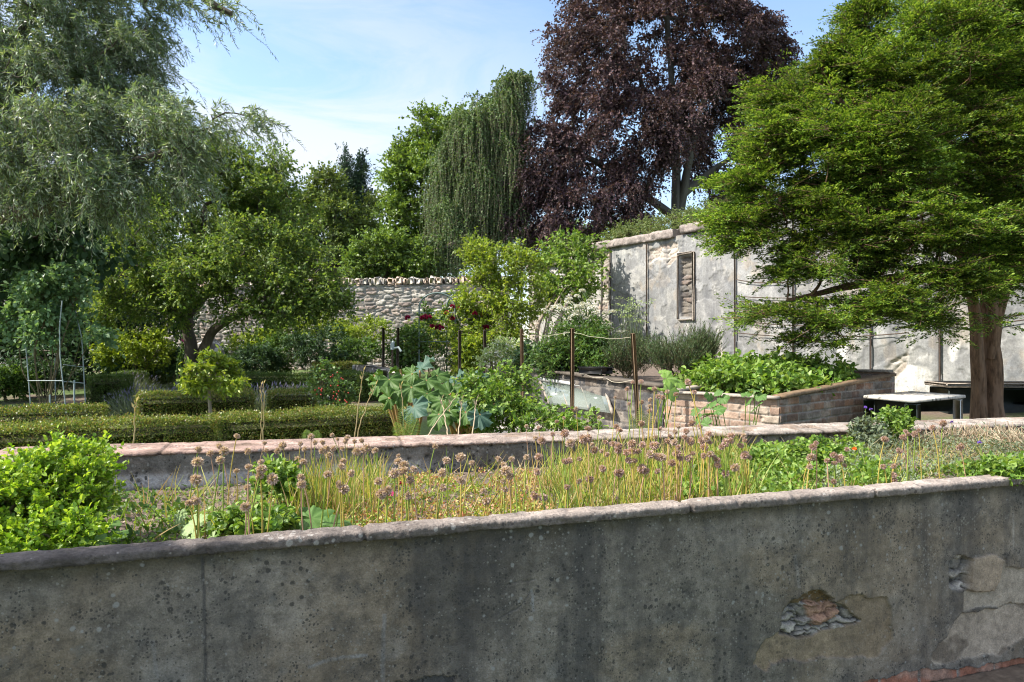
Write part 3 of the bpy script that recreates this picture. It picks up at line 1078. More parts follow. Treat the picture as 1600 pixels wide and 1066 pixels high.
FOOT = z6([(840, 905), (1000, 872), (1110, 852), (1290, 850), (1520, 812), (1600, 796), (2700, 640), (2700, 1400), (700, 1400), (780, 940)])
SLOT = [fw(a, b) for a, b in ((618, 1068), (640, 1062), (712, 1056), (714, 1085), (618, 1085))]


def blur(a, n):
    for _ in range(n):
        a = a.copy()
        a[1:-1] = (a[:-2] + a[1:-1] * 2 + a[2:]) / 4
        a[:, 1:-1] = (a[:, :-2] + a[:, 1:-1] * 2 + a[:, 2:]) / 4
    return a


FRU, FRV, FL, FU0 = .0045, .0045, 8.0, -1.2
bfn = brick_fn(51, .23, .09, pal=((.30, .13, .085), (.26, .12, .08), (.34, .17, .11)), mortar=(.34, .32, .29))


def front_fn(u, z):
    nu, nv = int(FL / FRU) + 1, int((.862 + .02) / FRV) + 1
    wu = u + (fbm(u * 16, z * 16, 4, 61) - .5) * .035
    wz = z + (fbm(u * 16 + 40, z * 16, 4, 62) - .5) * .035

    def mk(poly, k=0):
        return blur(inpoly(wu, wz, poly).astype(float).reshape(nv, nu), k).ravel()
    hole, lip, peel, brk, hole2, flap, pale, pale2, foot = [mk(p) for p in (HOLE, LIP, PEEL, BRKH, HOLE2, FLAP, PALE, PALE2, FOOT)]
    slot = mk(SLOT)
    fine = fbm(u * 40, z * 40, 4, 63) - .5
    big = fbm(u * 1.7, z * 2.2, 4, 64) - .5
    h = fine * .004 + big * .012
    mort = (fbm(u * 18, z * 42, 4, 65) - .5)
    # colours: grey weathered render, browner and paler in places
    base = np.array((.165, .149, .126))
    mid = fbm(u * 2.3, z * 2.6, 5, 66)
    col = base * (1 + 1.3 * (mid - .5))[:, None]
    br = sstep(.5, .68, fbm(u * 1.9 + 20, z * 3.1, 4, 67))[:, None] * .5
    col = col * (1 - br) + np.array((.19, .148, .10)) * br
    dk = sstep(.52, .72, fbm(u * 2.6 + 50, z * .7, 4, 68))[:, None] * .55
    col = col * (1 - dk) + np.array((.062, .060, .056)) * dk
    wh = sstep(.60, .72, fbm(u * 5 + 9, z * 6, 4, 69)) * sstep(.62, .25, z) * sstep(2.4, .8, u)
    col = col * (1 - .6 * wh[:, None]) + np.array((.28, .29, .29)) * .6 * wh[:, None]
    cband = sstep(.05, .0, .86 - z - .03 * fbm(u * 9, z * 3, 3, 70))[:, None] * .6           # dark olive band under the coping
    col = col * (1 - cband) + np.array((.045, .04, .02)) * cband

    def over(mask, c, k=1.0):
        nonlocal col
        kk = (mask * k)[:, None]
        col = col * (1 - kk) + np.asarray(c) * kk
    pn = (.8 + .4 * fbm(u * 8, z * 8, 4, 71))[:, None]
    h = h - peel * .012
    over(peel, np.array((.215, .168, .113)) * pn, .85)
    over(pale, np.array((.30, .265, .215)) * pn, .9)
    h = h - pale * .008
    over(pale2, np.array((.33, .285, .23)) * pn, .88)
    h = h - pale2 * .013
    dirty = sstep(.55, .66, fbm(u * 6 + 3, z * 7, 4, 75)) * pale2
    over(dirty, (.09, .072, .055), .7)
    over(flap, np.array((.29, .235, .175)) * pn, .95)
    h = h + flap * .012
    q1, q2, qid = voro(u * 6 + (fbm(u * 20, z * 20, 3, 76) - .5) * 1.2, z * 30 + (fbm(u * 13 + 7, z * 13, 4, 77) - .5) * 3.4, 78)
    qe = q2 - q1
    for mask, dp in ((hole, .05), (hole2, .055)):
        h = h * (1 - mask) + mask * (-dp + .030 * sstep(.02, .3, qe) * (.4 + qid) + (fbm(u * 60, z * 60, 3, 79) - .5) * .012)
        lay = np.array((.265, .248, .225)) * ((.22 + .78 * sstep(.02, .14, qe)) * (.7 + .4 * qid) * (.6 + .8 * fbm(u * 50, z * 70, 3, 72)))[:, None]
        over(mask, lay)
    h = h + brk * hole * .02
    over(brk, np.array((.24, .15, .105)) * pn * (.55 + .9 * fbm(u * 45, z * 45, 4, 74))[:, None])
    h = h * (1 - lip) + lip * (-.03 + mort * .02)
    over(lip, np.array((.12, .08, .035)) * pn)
    # brick footing showing where the render has gone
    bh, bc = bfn(u, z)
    h = h * (1 - foot) + foot * (-.02 + bh * 1.2 - .01 * (bh < 0))
    over(foot, bc)
    rim = np.clip(blur(foot.reshape(nv, nu), 9).ravel() - foot, 0, 1) * 2
    over(np.clip(rim, 0, 1) * (fbm(u * 12, z * 12, 3, 73) > .42), (.22, .22, .215), .8)
    h = h - slot * .03
    over(slot, (.12, .12, .13), .8)
    # cracks
    def crack(px, wdt, dep, c, k, seed):
        nonlocal h
        pu = np.array([fw(*q) for q in px])
        o = np.argsort(pu[:, 1]) if abs(pu[0, 1] - pu[-1, 1]) > abs(pu[0, 0] - pu[-1, 0]) else np.argsort(pu[:, 0])
        pu = pu[o]
        if abs(pu[0, 1] - pu[-1, 1]) > abs(pu[0, 0] - pu[-1, 0]):
            d = np.abs(u - np.interp(z, pu[:, 1], pu[:, 0]) - (fbm(z * 14, z * 0 + seed, 3, seed) - .5) * .012)
            inr = (z > pu[0, 1]) & (z < pu[-1, 1])
        else:
            d = np.abs(z - np.interp(u, pu[:, 0], pu[:, 1]) - (fbm(u * 14, u * 0 + seed, 3, seed) - .5) * .016)
            inr = (u > pu[0, 0]) & (u < pu[-1, 0])
        mk_ = sstep(wdt, wdt * .3, d) * inr
        h = h - mk_ * dep
        over(mk_, c, k)
    crack([(317, 868), (320, 1066)], .006, .006, (.07, .07, .07), .7, 81)
    crack([(1243, 868), (1247, 905), (1250, 920)], .012, .0, (.33, .31, .28), .7, 82)
    crack([(1584, 800), (1584, 860)], .008, .0, (.30, .28, .25), .6, 83)
    crack([(480, 1043), (520, 1030), (575, 1025)], .008, .0, (.25, .26, .27), .6, 84)
    crack([(832, 920), (834, 955)], .006, .0, (.25, .26, .27), .6, 85)
    crack([(600, 960), (599, 1066)], .010, .0, (.19, .2, .21), .45, 86)
    crack([(782, 968), (815, 945), (828, 925)], .004, .004, (.08, .08, .08), .7, 87)
    crack([(790, 915), (836, 905)], .003, .004, (.08, .08, .08), .4, 88)
    crack([(240, 1000), (246, 1060)], .008, .0, (.19, .2, .21), .3, 89)
    fresh = np.clip(hole + hole2 + brk + .75 * pale + .75 * pale2 + .65 * flap + .45 * peel + .8 * foot, 0, 1)
    return h, np.concatenate([col, 1 - fresh[:, None]], 1)


M['render'] = relief_mat('weathered_render', .92, 170, .42, .6, keep=True,
                         pits=[(42, .46, (.03, .03, .029), .75), (100, .6, (.035, .035, .034), .75)],
                         lichen=[(30, .34, (.27, .275, .265), .65), (80, .5, (.24, .235, .21), .55)],
                         streak=(5.0, .5, (.04, .04, .042), .6),
                         blotch=[(2.2, .5, (.14, .112, .078), .5), (6.0, .52, (.05, .05, .049), .6), (14.0, .56, (.17, .168, .155), .4), (30.0, .55, (.045, .044, .042), .5)])
M['coping'] = relief_mat('coping_mortar', .92, 80, .42, .9, .02, pits=[(60, .6, (.06, .05, .05), .7)], lichen=[(38, .5, (.5, .48, .45), .45)],
                         blotch=[(5.0, .55, (.16, .12, .105), .55)])
fwall = T('retaining_wall', 'low grey rendered retaining wall nearest the camera, render spalled at its right end', 'wall', (*FW0, 0), 'raised bed walls')
mb = MB()
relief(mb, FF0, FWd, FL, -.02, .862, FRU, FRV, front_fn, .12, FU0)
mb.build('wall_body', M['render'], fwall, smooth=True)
mb = MB()


def cop_col(U, V, o):
    # shade painted in at the left end, reddish sandstone coloured mortar towards the right
    k = sstep(.2, 2.0, U + (fbm(U * 4, V * 4, 3, 90) - .5) * .8)[..., None]
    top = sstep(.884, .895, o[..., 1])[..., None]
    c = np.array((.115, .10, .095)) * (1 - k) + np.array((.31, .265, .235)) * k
    dark = np.array((.085, .075, .068))  # shade of the front face, put into its colour
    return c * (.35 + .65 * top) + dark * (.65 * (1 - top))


beam(mb, FW0, FWd, FL, [(0, .864), (.001, .890), (-.01, .898), (-.085, .90), (-.10, .862)], .006, .007, 20, 91, cop_col, .35, FU0, chips=.006, joints=1.05)
mb.build('coping', M['coping'], fwall)

# ------------------------------------------------------------------ middle wall
MN = np.array([MWd[1], -MWd[0]])
MF0 = MW0 - MN * .012


def mid_fn(u, z):
    fine = fbm(u * 30, z * 30, 4, 101) - .5
    big = fbm(u * 2.5, z * 3, 4, 102)
    vo1, _, vid = voro(u * 16, z * 16, 105)
    pit = sstep(.30, .1, vo1) * (vid > .72) * sstep(.45, .6, fbm(u * 3 + 7, z * 5, 3, 104))
    h = fine * .012 + (big - .5) * .02 - pit * .02
    col = np.array((.17, .155, .135)) * (.4 + 1.2 * big)[:, None]
    wr = sstep(.5, .66, fbm(u * 3 + 12, z * 7, 4, 103))[:, None] * .6
    col = col * (1 - wr) + np.array((.22, .17, .13)) * wr
    lf_ = sstep(2.4, .6, u)[:, None] * .35
    col = col * (1 - lf_) + np.array((.22, .21, .185)) * lf_
    pale = (sstep(.06, .02, np.abs(z - .70 - .015 * u)) * sstep(2.2, 1.2, u))[:, None] * .8
    col = col * (1 - pale) + np.array((.5, .5, .5)) * pale
    return h, col * (1 - .6 * pit[:, None])


mwall = T('retaining_wall', 'low concrete wall along the back of the allium bed, broad pinkish coping', 'wall', (*MW0, 0), 'raised bed walls')
mb = MB()
relief(mb, MF0, MWd, 9.4, .1, .862, .013, .013, mid_fn, .3, -.72)
M['midwall'] = relief_mat('rough_concrete', .95, 60, .45, .9, .02, pits=[(40, .65, (.03, .03, .028), .8)], lichen=[(36, .5, (.4, .4, .36), .4)], blotch=[(4, .52, (.12, .11, .095), .5)])
mb.build('wall_body', M['midwall'], mwall, smooth=True)
mb = MB()


def mcop_col(U, V, o):
    k = sstep(.5, 3.5, U)[..., None]
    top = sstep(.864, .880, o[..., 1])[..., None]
    c = np.array((.32, .222, .187)) * (1 - k) + np.array((.31, .268, .235)) * k
    c = c * (.55 + .9 * fbm(U * 9, V * 14 + 4, 5, 116))[..., None]
    e = np.array((.17, .12, .095))  # front lip painted darker than the lit top
    moss = sstep(.62, .7, fbm(U * 5 + 3, V * 5, 4, 111))[..., None] * .7
    c = c * (1 - moss) + np.array((.20, .14, .10)) * moss
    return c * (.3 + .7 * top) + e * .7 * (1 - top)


beam(mb, MW0, MWd, 9.4, [(.003, .860), (.004, .872), (-.014, .882), (-.33, .898), (-.36, .85)], .011, .009, 16, 112, mcop_col, .35, -.75, chips=.012, joints=1.2)
mb.build('coping', M['coping'], mwall)
# end wall of the bed on the left
ewall = T('retaining_wall', 'short dark end wall of the raised bed behind the clipped lime green bush', 'wall', (-2.4, 3.2, 0), 'raised bed walls')
e0 = np.array([-2.26, 1.72])
e1 = np.array([-2.72, 4.22])
ed = unit(e1 - e0)
el = float(np.linalg.norm(e1 - e0))
mb = MB()
relief(mb, e0, ed, el, 0.0, .84, .03, .03, lambda u, z: mid_fn(u + 30, z), .2)
mb.build('wall_body', M['midwall'], ewall, smooth=True)
mb = MB()
beam(mb, e0, ed, el, [(.03, .83), (.03, .875), (-.1, .90), (-.24, .88), (-.24, .83)], .03, .016, 12, 115, mcop_col, .3)
mb.build('coping', M['coping'], ewall, smooth=True)

# bed soil
mb = MB()
us = np.linspace(-1.2, 6.9, 300)
vs = np.linspace(0, 1, 110)
UU, VV = np.meshgrid(us, vs)
X_ = FF0[0] + FWd[0] * UU - FN[0] * .1
Y0 = FF0[1] + FWd[1] * UU - FN[1] * .1
Y_ = Y0 + (mwY(X_) + .03 - Y0) * VV
Z_ = soil(X_, Y_) + .03 * (fbm(X_ * 22, Y_ * 22, 4, 8) - .5)
i_ = np.arange(109)[:, None] * 300
j_ = np.arange(299)[None]
mb.add(np.stack([X_, Y_, Z_], -1).reshape(-1, 3), np.stack([i_ + j_, i_ + j_ + 1, i_ + 300 + j_ + 1, i_ + 300 + j_], -1).reshape(-1, 4))
tag(mb.build('bed_soil', M['soil'], smooth=True), kind='structure')

# ------------------------------------------------------------------ tall plastered garden wall
PW0 = np.array([2.68, 22.0])
PWd = unit(np.array([6.29, -9.10]))
PN = np.array([PWd[1], -PWd[0]])
PTOP = 4.5


def pw(px, py, off=0.0):
    dx = (px - CX) / F
    a = np.array([[dx, -PWd[0]], [1, -PWd[1]]])
    t, u = np.linalg.solve(a, PW0 + PN * off)
    return u, H - (py - HY) / F * t


def pwp(px, py, off=0.0):
    u, z = pw(px, py, off)
    q = PW0 + PWd * u + PN * off
    return np.array([q[0], q[1], z])


JO = [pw(x, 450)[0] for x in (955, 1012, 1150, 1241, 1362, 1470, 1565)]
RUB = [pw(a, b) for a, b in ((925, 380), (953, 395), (950, 480), (951, 600), (920, 600))]
CRUM = [pw(a, b) for a, b in ((1014, 392), (1040, 383), (1058, 378), (1060, 398), (1044, 418), (1030, 404), (1016, 412))]
CR2 = [pw(a, b) for a, b in ((1380, 575), (1402, 560), (1418, 548), (1415, 575), (1398, 590), (1388, 605))]
WHT = [pw(a, b) for a, b in ((1372, 612), (1385, 580), (1412, 568), (1450, 572), (1458, 608), (1470, 640), (1372, 640))]
WH2 = [pw(a, b) for a, b in ((1306, 530), (1322, 526), (1324, 560), (1312, 562))]
WH3 = [pw(a, b) for a, b in ((1482, 540), (1498, 535), (1497, 562), (1485, 566))]
NI = [pw(a, b) for a, b in ((1062, 403), (1083, 399), (1083, 497), (1063, 495))]
PRU = .022
PL = 14.0
rfn = rubble_fn(121)


def plaster_fn(u, z):
    nu, nv = int(PL / PRU) + 1, int((PTOP - .1) / PRU) + 1
    wu = u + (fbm(u * 5, z * 5, 4, 131) - .5) * .14
    wz = z + (fbm(u * 5 + 40, z * 5, 4, 132) - .5) * .14

    def mk(poly, w=True):
        return blur(inpoly(wu if w else u, wz if w else z, poly).astype(float).reshape(nv, nu), 1).ravel()
    pan = np.digitize(u, JO)
    tone = .90 + .2 * hsh(pan, pan * 0, 133)
    b = fbm(u * 1.5, z * 1.0, 5, 134)
    col = np.array((.345, .348, .345)) * .76 * (tone * (.62 + .76 * b))[:, None]
    st = sstep(.5, .7, fbm(u * 5.5, z * .55, 5, 135)) * sstep(1.2, 3.6, z + 1.4 * fbm(u * 2, z, 3, 136))
    col = col * (1 - .55 * st[:, None]) + np.array((.20, .20, .205)) * .55 * st[:, None]
    wt = sstep(.56, .66, fbm(u * 3.3 + 70, z * 3.0, 5, 137))
    col = col * (1 - .45 * wt[:, None]) + np.array((.45, .44, .41)) * .45 * wt[:, None]
    och = sstep(.58, .68, fbm(u * 2.3 + 30, z * 2.4, 4, 138))
    col = col * (1 - .4 * och[:, None]) + np.array((.34, .28, .21)) * .4 * och[:, None]
    bl = sstep(.48, .64, fbm(u * 1.6 + 55, z * 1.2, 4, 141)) * sstep(4.2, 2.5, z)
    col = col * (1 - .6 * bl[:, None]) + np.array((.155, .165, .18)) * .6 * bl[:, None]
    h = (b - .5) * .03 + (fbm(u * 9, z * 9, 4, 139) - .5) * .010
    flake = sstep(.62, .64, fbm(u * 2.8 + 11, z * 2.8, 5, 140))
    h = h - flake * .015
    col = col * (1 - .2 * flake[:, None])
    for pl, c in ((WHT, (.56, .55, .52)), (WH2, (.55, .54, .52)), (WH3, (.55, .54, .52))):
        k = mk(pl)[:, None]
        col = col * (1 - k) + np.array(c) * k
    rh, rc = rfn(u, z)
    low = sstep(.15, -.25, u + .4 * (fbm(z * 2, z * 0 + 3, 3, 142) - .5)) * (1 - .8 * sstep(.55, .6, fbm(u * 1.7 + 3, z * 1.3, 3, 143)))
    for pl in (RUB, CRUM, CR2, None):
        k = mk(pl) if pl is not None else low
        h = h * (1 - k) + k * (rh * .6 - .05)
        kk = k[:, None]
        col = col * (1 - kk) + rc * kk * (1.0 if pl is not CRUM else 1.25)
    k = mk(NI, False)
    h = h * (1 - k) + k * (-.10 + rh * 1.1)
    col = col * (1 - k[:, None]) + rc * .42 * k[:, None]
    return h, col


M['plaster'] = relief_mat('old_plaster', .93, 26, .30, .3, blotch=[(1.6, .52, (.155, .16, .175), .5), (4.5, .56, (.45, .44, .41), .35)],
                          streak=(3.2, .50, (.12, .122, .13), .6), pits=[(14, .5, (.14, .135, .13), .5)])
M['stonework'] = relief_mat('rubble_stone', .93, 30, .3, .6)
pwall = T('garden_wall', 'tall plastered garden wall with stained panels and bare stone patches', 'wall', (PW0[0], PW0[1], .4))
mb = MB()
relief(mb, PW0, PWd, PL, .1, PTOP, PRU, PRU, plaster_fn, .45, -.02)
mb.build('wall_body', M['plaster'], pwall, smooth=True)


def low_fn(u, z):
    rh, rc = rfn(u, z)
    pk = sstep(.46, .56, fbm(u * 1.1 + 8, z * .9 + 3, 4, 151))
    pc = np.array((.40, .38, .355)) * (.6 + .8 * fbm(u * 2.2, z * 2.2, 4, 152))[:, None]
    return rh * (1 - pk) + pk * .01 + (fbm(u * 6, z * 6, 3, 153) - .5) * .03, rc * (1 - pk[:, None]) + pc * pk[:, None]


mb = MB()
relief(mb, PW0, PWd, 3.69, .1, 4.22, .028, .028, low_fn, .45, -3.72)
mb.build('lower_section', M['plaster'], pwall, smooth=True)
mb = MB()
pc = (.26, .225, .205)
beam(mb, PW0, PWd, 1.02 * (pw(1052, 380)[0] + .35), [(.10, 4.46), (.11, 4.66), (.02, 4.70), (-.5, 4.70), (-.5, 4.46)], .05, .05, 5, 155, pc, .4, -.35, chips=.04)
ua = pw(1066, 372)[0]
beam(mb, PW0, PWd, PL - ua - .3, [(.10, 4.52), (.11, 4.72), (.02, 4.76), (-.5, 4.76), (-.5, 4.52)], .05, .05, 5, 156, pc, .4, ua, chips=.04)
beam(mb, PW0, PWd, 3.3, [(.10, 4.18), (.11, 4.36), (.02, 4.40), (-.5, 4.40), (-.5, 4.18)], .06, .05, 5, 157, pc, .4, -3.7, chips=.05)
mb.build('coping', M['coping'], pwall, smooth=True)
for x, yt in ((955, 397), (1012, 392), (1150, 372), (1241, 358), (1362, 340), (1470, 330)):
    u = pw(x, 450)[0]
    q = PW0 + PWd * u + PN * .045
    mb = MB()
    add_box(mb, (q[0], q[1], 2.3), .035, .03, 4.25, math.atan2(PWd[1], PWd[0]), .006)
    mb.build('joint_strip', M['iron'], pwall)
# frame of the bare stone niche
fr = MB()
un0, zn0 = pw(1061, 400)
un1, zn1 = pw(1084, 498)
zt_ = pw(1072, 398)[1]
ang = math.atan2(PWd[1], PWd[0])
for u, z, su, sz in ((un1 + .02, (zt_ + zn1) / 2, .07, zt_ - zn1 + .1), ((un0 + un1) / 2 - .02, zt_ + .035, un1 - un0 + .02, .06), (un0 - .02, (zt_ + zn1) / 2, .025, zt_ - zn1), ((un0 + un1) / 2, zn1 - .02, un1 - un0 - .02, .03)):
    q = PW0 + PWd * u + PN * .03
    add_box(fr, (q[0], q[1], z), su, .08, sz, ang, .012)
fr.build('niche_frame', M['board'], pwall)
# training wires
for k, (xa, ya, xb, yb) in enumerate([(1150, 463, 1420, 452), (1150, 500, 1420, 497), (1150, 520, 1420, 520), (1150, 437, 1300, 425), (1420, 497, 1600, 500)]):
    a, b = pwp(xa, ya, .06), pwp(xb, yb, .06)
    q = np.linspace(0, 1, 9)
    pts = a + (b - a) * q[:, None] - np.array([0, 0, .10 + .05 * (k % 2)]) * (4 * q * (1 - q))[:, None]
    mb = MB()
    add_tube(mb, pts, .011, 4)
    mb.build('training_wire', M['iron'], pwall)

# ------------------------------------------------------------------ far rubble wall
SW0 = np.array([-25.0, 29.5])
SW1 = np.array([-.2, 24.9])
SWd = unit(SW1 - SW0)
SL = float(np.linalg.norm(SW1 - SW0))
SN = np.array([SWd[1], -SWd[0]])
swall = T('stone_wall', 'long rubble stone wall with a row of upright coping stones', 'wall', (*SW0, .7))
mb = MB()
relief(mb, SW0, SWd, SL, .5, 3.72, .03, .026, rubble_fn(161, .36, .13, pal=((.27, .245, .215), (.38, .345, .30), (.19, .175, .16), (.36, .295, .25), (.31, .30, .28), (.45, .42, .37), (.29, .235, .205)), depth=.055, mortar=(.36, .34, .31)), .5)
mb.build('wall_body', M['stonework'], swall, smooth=True)
u = .05
rg = np.random.default_rng(44)
pal = np.array([(.52, .47, .40), (.62, .57, .50), (.46, .36, .29), (.56, .45, .37), (.42, .39, .35)])
while u < SL - .2:
    w = rg.uniform(.18, .30)
    hh = rg.uniform(.24, .31)
    q = SW0 + SWd * (u + w / 2) - SN * .2
    mb = MB()
    add_box(mb, (q[0], q[1], 3.72 + hh / 2 - .01), w - .025, .58, hh, math.atan2(SWd[1], SWd[0]) + rg.normal(0, .03), .05, .014, rg, pal[rg.integers(5)] * rg.uniform(.8, 1.15))
    mb.build('coping_stone', M['stonework'], swall)
    u += w + .012

# ------------------------------------------------------------------ paths
mb = MB()
pa, pb = P(790, 600, 11.6), P(1060, 665, 6.6)
dv = unit((pb - pa)[:2])
nv_ = np.array([-dv[1], dv[0]])
LL = np.linalg.norm((pb - pa)[:2])
ul = np.linspace(-2, LL + 1.5, 60)
wl = np.linspace(-.55, .55, 14)
UU, VV = np.meshgrid(ul, wl)
X_, Y_ = pa[0] + dv[0] * UU + nv_[0] * VV, pa[1] + dv[1] * UU + nv_[1] * VV
Z_ = gz(X_, Y_) + .07 + .02 * (fbm(X_ * 3, Y_ * 3, 3, 9) - .5)
i_ = np.arange(13)[:, None] * 60
j_ = np.arange(59)[None]
mb.add(np.stack([X_, Y_, Z_], -1).reshape(-1, 3), np.stack([i_ + j_, i_ + j_ + 1, i_ + 60 + j_ + 1, i_ + 60 + j_], -1).reshape(-1, 4))
tag(mb.build('path', M['concrete'], smooth=True), kind='structure')

# ================================================================== trees


def V(x, y, Y):
    return P(x, y, Y)


def G(x, Y):
    """ground point under photo column x at distance Y"""
    X = (x - CX) / F * Y
    return np.array([X, Y, float(gz(np.array(X), np.array(Y)))])


B = dict(kind='broad')
# copper beech behind the plastered wall
Yb = 34
tree('beech_tree', 'huge copper beech with dark purple foliage behind the plastered wall', 'tree', G(1062, Yb),
     [[G(1062, Yb), V(1058, 330, Yb), V(1056, 240, Yb), V(1050, 120, Yb), V(1040, -10, Yb)],
      [V(1062, 330, Yb), V(1075, 260, Yb - .3), V(1092, 180, Yb - .5), V(1120, 90, Yb - 1)],
      [V(1060, 345, Yb), V(1000, 300, Yb - 1), V(930, 250, Yb - 1.5), V(880, 230, Yb - 2)],
      [V(1057, 260, Yb), V(1020, 190, Yb - 1), V(990, 90, Yb - 1)],
      [V(1070, 300, Yb), V(1120, 260, Yb), V(1170, 230, Yb)]],
     [(1040, 70, 150, 95, Yb), (930, 120, 95, 75, Yb - 2), (960, 210, 110, 75, Yb - 2), (870, 260, 75, 75, Yb - 2.5), (840, 310, 65, 70, Yb - 3),
      (900, 340, 85, 60, Yb - 3), (970, 320, 60, 60, Yb - 3), (1140, 80, 80, 75, Yb), (1180, 160, 50, 70, Yb), (1010, -30, 150, 70, Yb),
      (1120, 240, 60, 60, Yb + 1), (1090, 160, 60, 60, Yb + 2), (885, 60, 38, 34, Yb - 1), (1205, 90, 30, 60, Yb), (1130, 310, 45, 35, Yb + 1), (950, 20, 70, 40, Yb), (1040, 190, 55, 50, Yb - 3.5), (1010, 250, 40, 40, Yb - 3.5), (1080, 130, 60, 40, Yb - 3)],
     760, [dict(kind='strand', n=13, strands=11, len=1.05, r=(.6, .6, .4), L=.135, W=.11, tw=.005, sag=.6, rise=.25, outw=.9, along=.4, droop=.3),
           dict(kind='twigs', shoots=13, n=13, sl=.75, r=(.6, .6, .4), L=.13, W=.10, droop=.4, rise=.1, sag=.4, tw=.006)], M['beech'], M['bark_beech'], 11, rb=.30, rtip=.016, lift=.05, shell=.45, floor=3.2)

# weeping tree, grey green curtains
Yw = 31
tree('weeping_tree', 'weeping tree with grey green hanging curtains left of the copper beech', 'tree', G(770, Yw),
     [[G(770, Yw), V(772, 330, Yw), V(785, 210, Yw), V(803, 118, Yw)],
      [V(775, 280, Yw), V(735, 225, Yw), V(700, 215, Yw)], [V(778, 240, Yw), V(752, 180, Yw), V(745, 165, Yw)],
      [V(772, 350, Yw), V(700, 385, Yw - 1), V(665, 395, Yw - 1)]],
     [(802, 128, 22, 20, Yw), (775, 165, 38, 26, Yw), (740, 195, 34, 28, Yw), (718, 225, 28, 22, Yw), (706, 268, 24, 30, Yw), (790, 225, 34, 50, Yw),
      (745, 280, 40, 40, Yw), (775, 310, 34, 36, Yw), (700, 375, 42, 10, Yw - 1), (720, 330, 40, 30, Yw)],
     210, dict(kind='strand', n=32, strands=26, len=1.45, r=(.55, .55, .45), L=.10, W=.08, sag=1.3, rise=.2, outw=.38, along=.5, tw=.004, sway=.10), M['weep'], M['bark_pale'], 12,
     rb=.2, rtip=.014, shell=.35, lift=.12, floor=3.6)

# other trees beyond the far wall
bg_leaf = dict(kind='twigs', shoots=17, n=12, sl=.85, r=(.5, .5, .35), L=.16, W=.125, droop=.15, rise=.3, sag=.1, tw=.006)


def bgtree(name, label, Y, x0, stems, blobs, ncl, mat, seed, lf=None, rb=.22):
    return tree(name, label, 'tree', G(x0, Y), [[G(x0, Y)] + [V(a, b, Y) for a, b in stems]], [tuple(q[:4]) + (Y,) for q in blobs], ncl,
                lf or bg_leaf, M[mat], M['bark'], seed, 'trees beyond the far wall', rb=rb, rtip=.02, shell=.5)


bgtree('sycamore_tree', 'tall bright green broadleaf tree directly left of the weeping tree', 38, 680, [(680, 400), (690, 300), (692, 200)],
       [(694, 205, 46, 36), (655, 245, 42, 36), (625, 285, 30, 26), (690, 280, 60, 60), (640, 340, 52, 42), (700, 370, 50, 50), (620, 390, 36, 34), (736, 240, 28, 40), (655, 405, 50, 25)], 300, 'syc', 13)
bgtree('broadleaf_tree', 'olive green rounded tree behind the middle of the far wall', 33, 520, [(520, 420), (525, 350), (520, 300)],
       [(510, 300, 38, 24), (545, 340, 50, 30), (490, 340, 40, 36), (530, 390, 60, 34), (575, 400, 34, 28), (460, 400, 40, 34)], 150, 'mix', 14, dict(bg_leaf, L=.14, W=.10, sl=.7))
bgtree('broadleaf_tree', 'low green tree touching the coping below the tall sycamore', 30, 600, [(600, 440), (603, 400)],
       [(600, 395, 36, 30), (640, 410, 40, 24), (575, 420, 40, 20)], 80, 'syc', 15, dict(bg_leaf, L=.14, W=.10, sl=.6), .12)
for sd, x, top, wd, lb in ((16, 541, 246, 22, 'dark spruce with a pointed top, left one of the pair behind the far wall'), (17, 564, 250, 20, 'dark spruce with a pointed top, right one of the pair behind the far wall')):
    bl = [(x + (k % 2 * 2 - 1) * wd * .12 * k / 6, top + 8 + k * 21, 3 + wd * k / 7, 12, 48) for k in range(9)]
    bgtree('spruce_tree', lb, 48, x, [(x, 380), (x, top + 3)], bl, 190, 'spruce', sd,
           dict(kind='spray', n=26, strands=7, len=1.1, r=(.2, .2, .25), L=.16, W=.07, el=.1), .2)
# hedge-like wood closing the gaps far behind
bgtree('broadleaf_tree', 'shadowy green tree behind the apple tree, left of the spruces', 36, 420, [(420, 400), (425, 320)],
       [(400, 330, 60, 50), (450, 360, 50, 50), (360, 380, 60, 60), (430, 420, 70, 30)], 150, 'mix', 18)
bgtree('broadleaf_tree', 'deep green tree beyond the wall at the far left, seen under the willow', 32, 60, [(60, 430), (60, 350)],
       [(20, 360, 110, 70), (120, 380, 100, 60), (60, 450, 130, 50), (200, 430, 80, 60), (280, 440, 60, 50)], 260, 'mix', 26)
bgtree('broadleaf_tree', 'half hidden green tree glimpsed under the copper beech branches', 48, 900, [(900, 400), (900, 350)],
       [(850, 385, 60, 30), (930, 375, 60, 26), (1000, 380, 50, 22), (1100, 345, 60, 14)], 120, 'syc', 19)

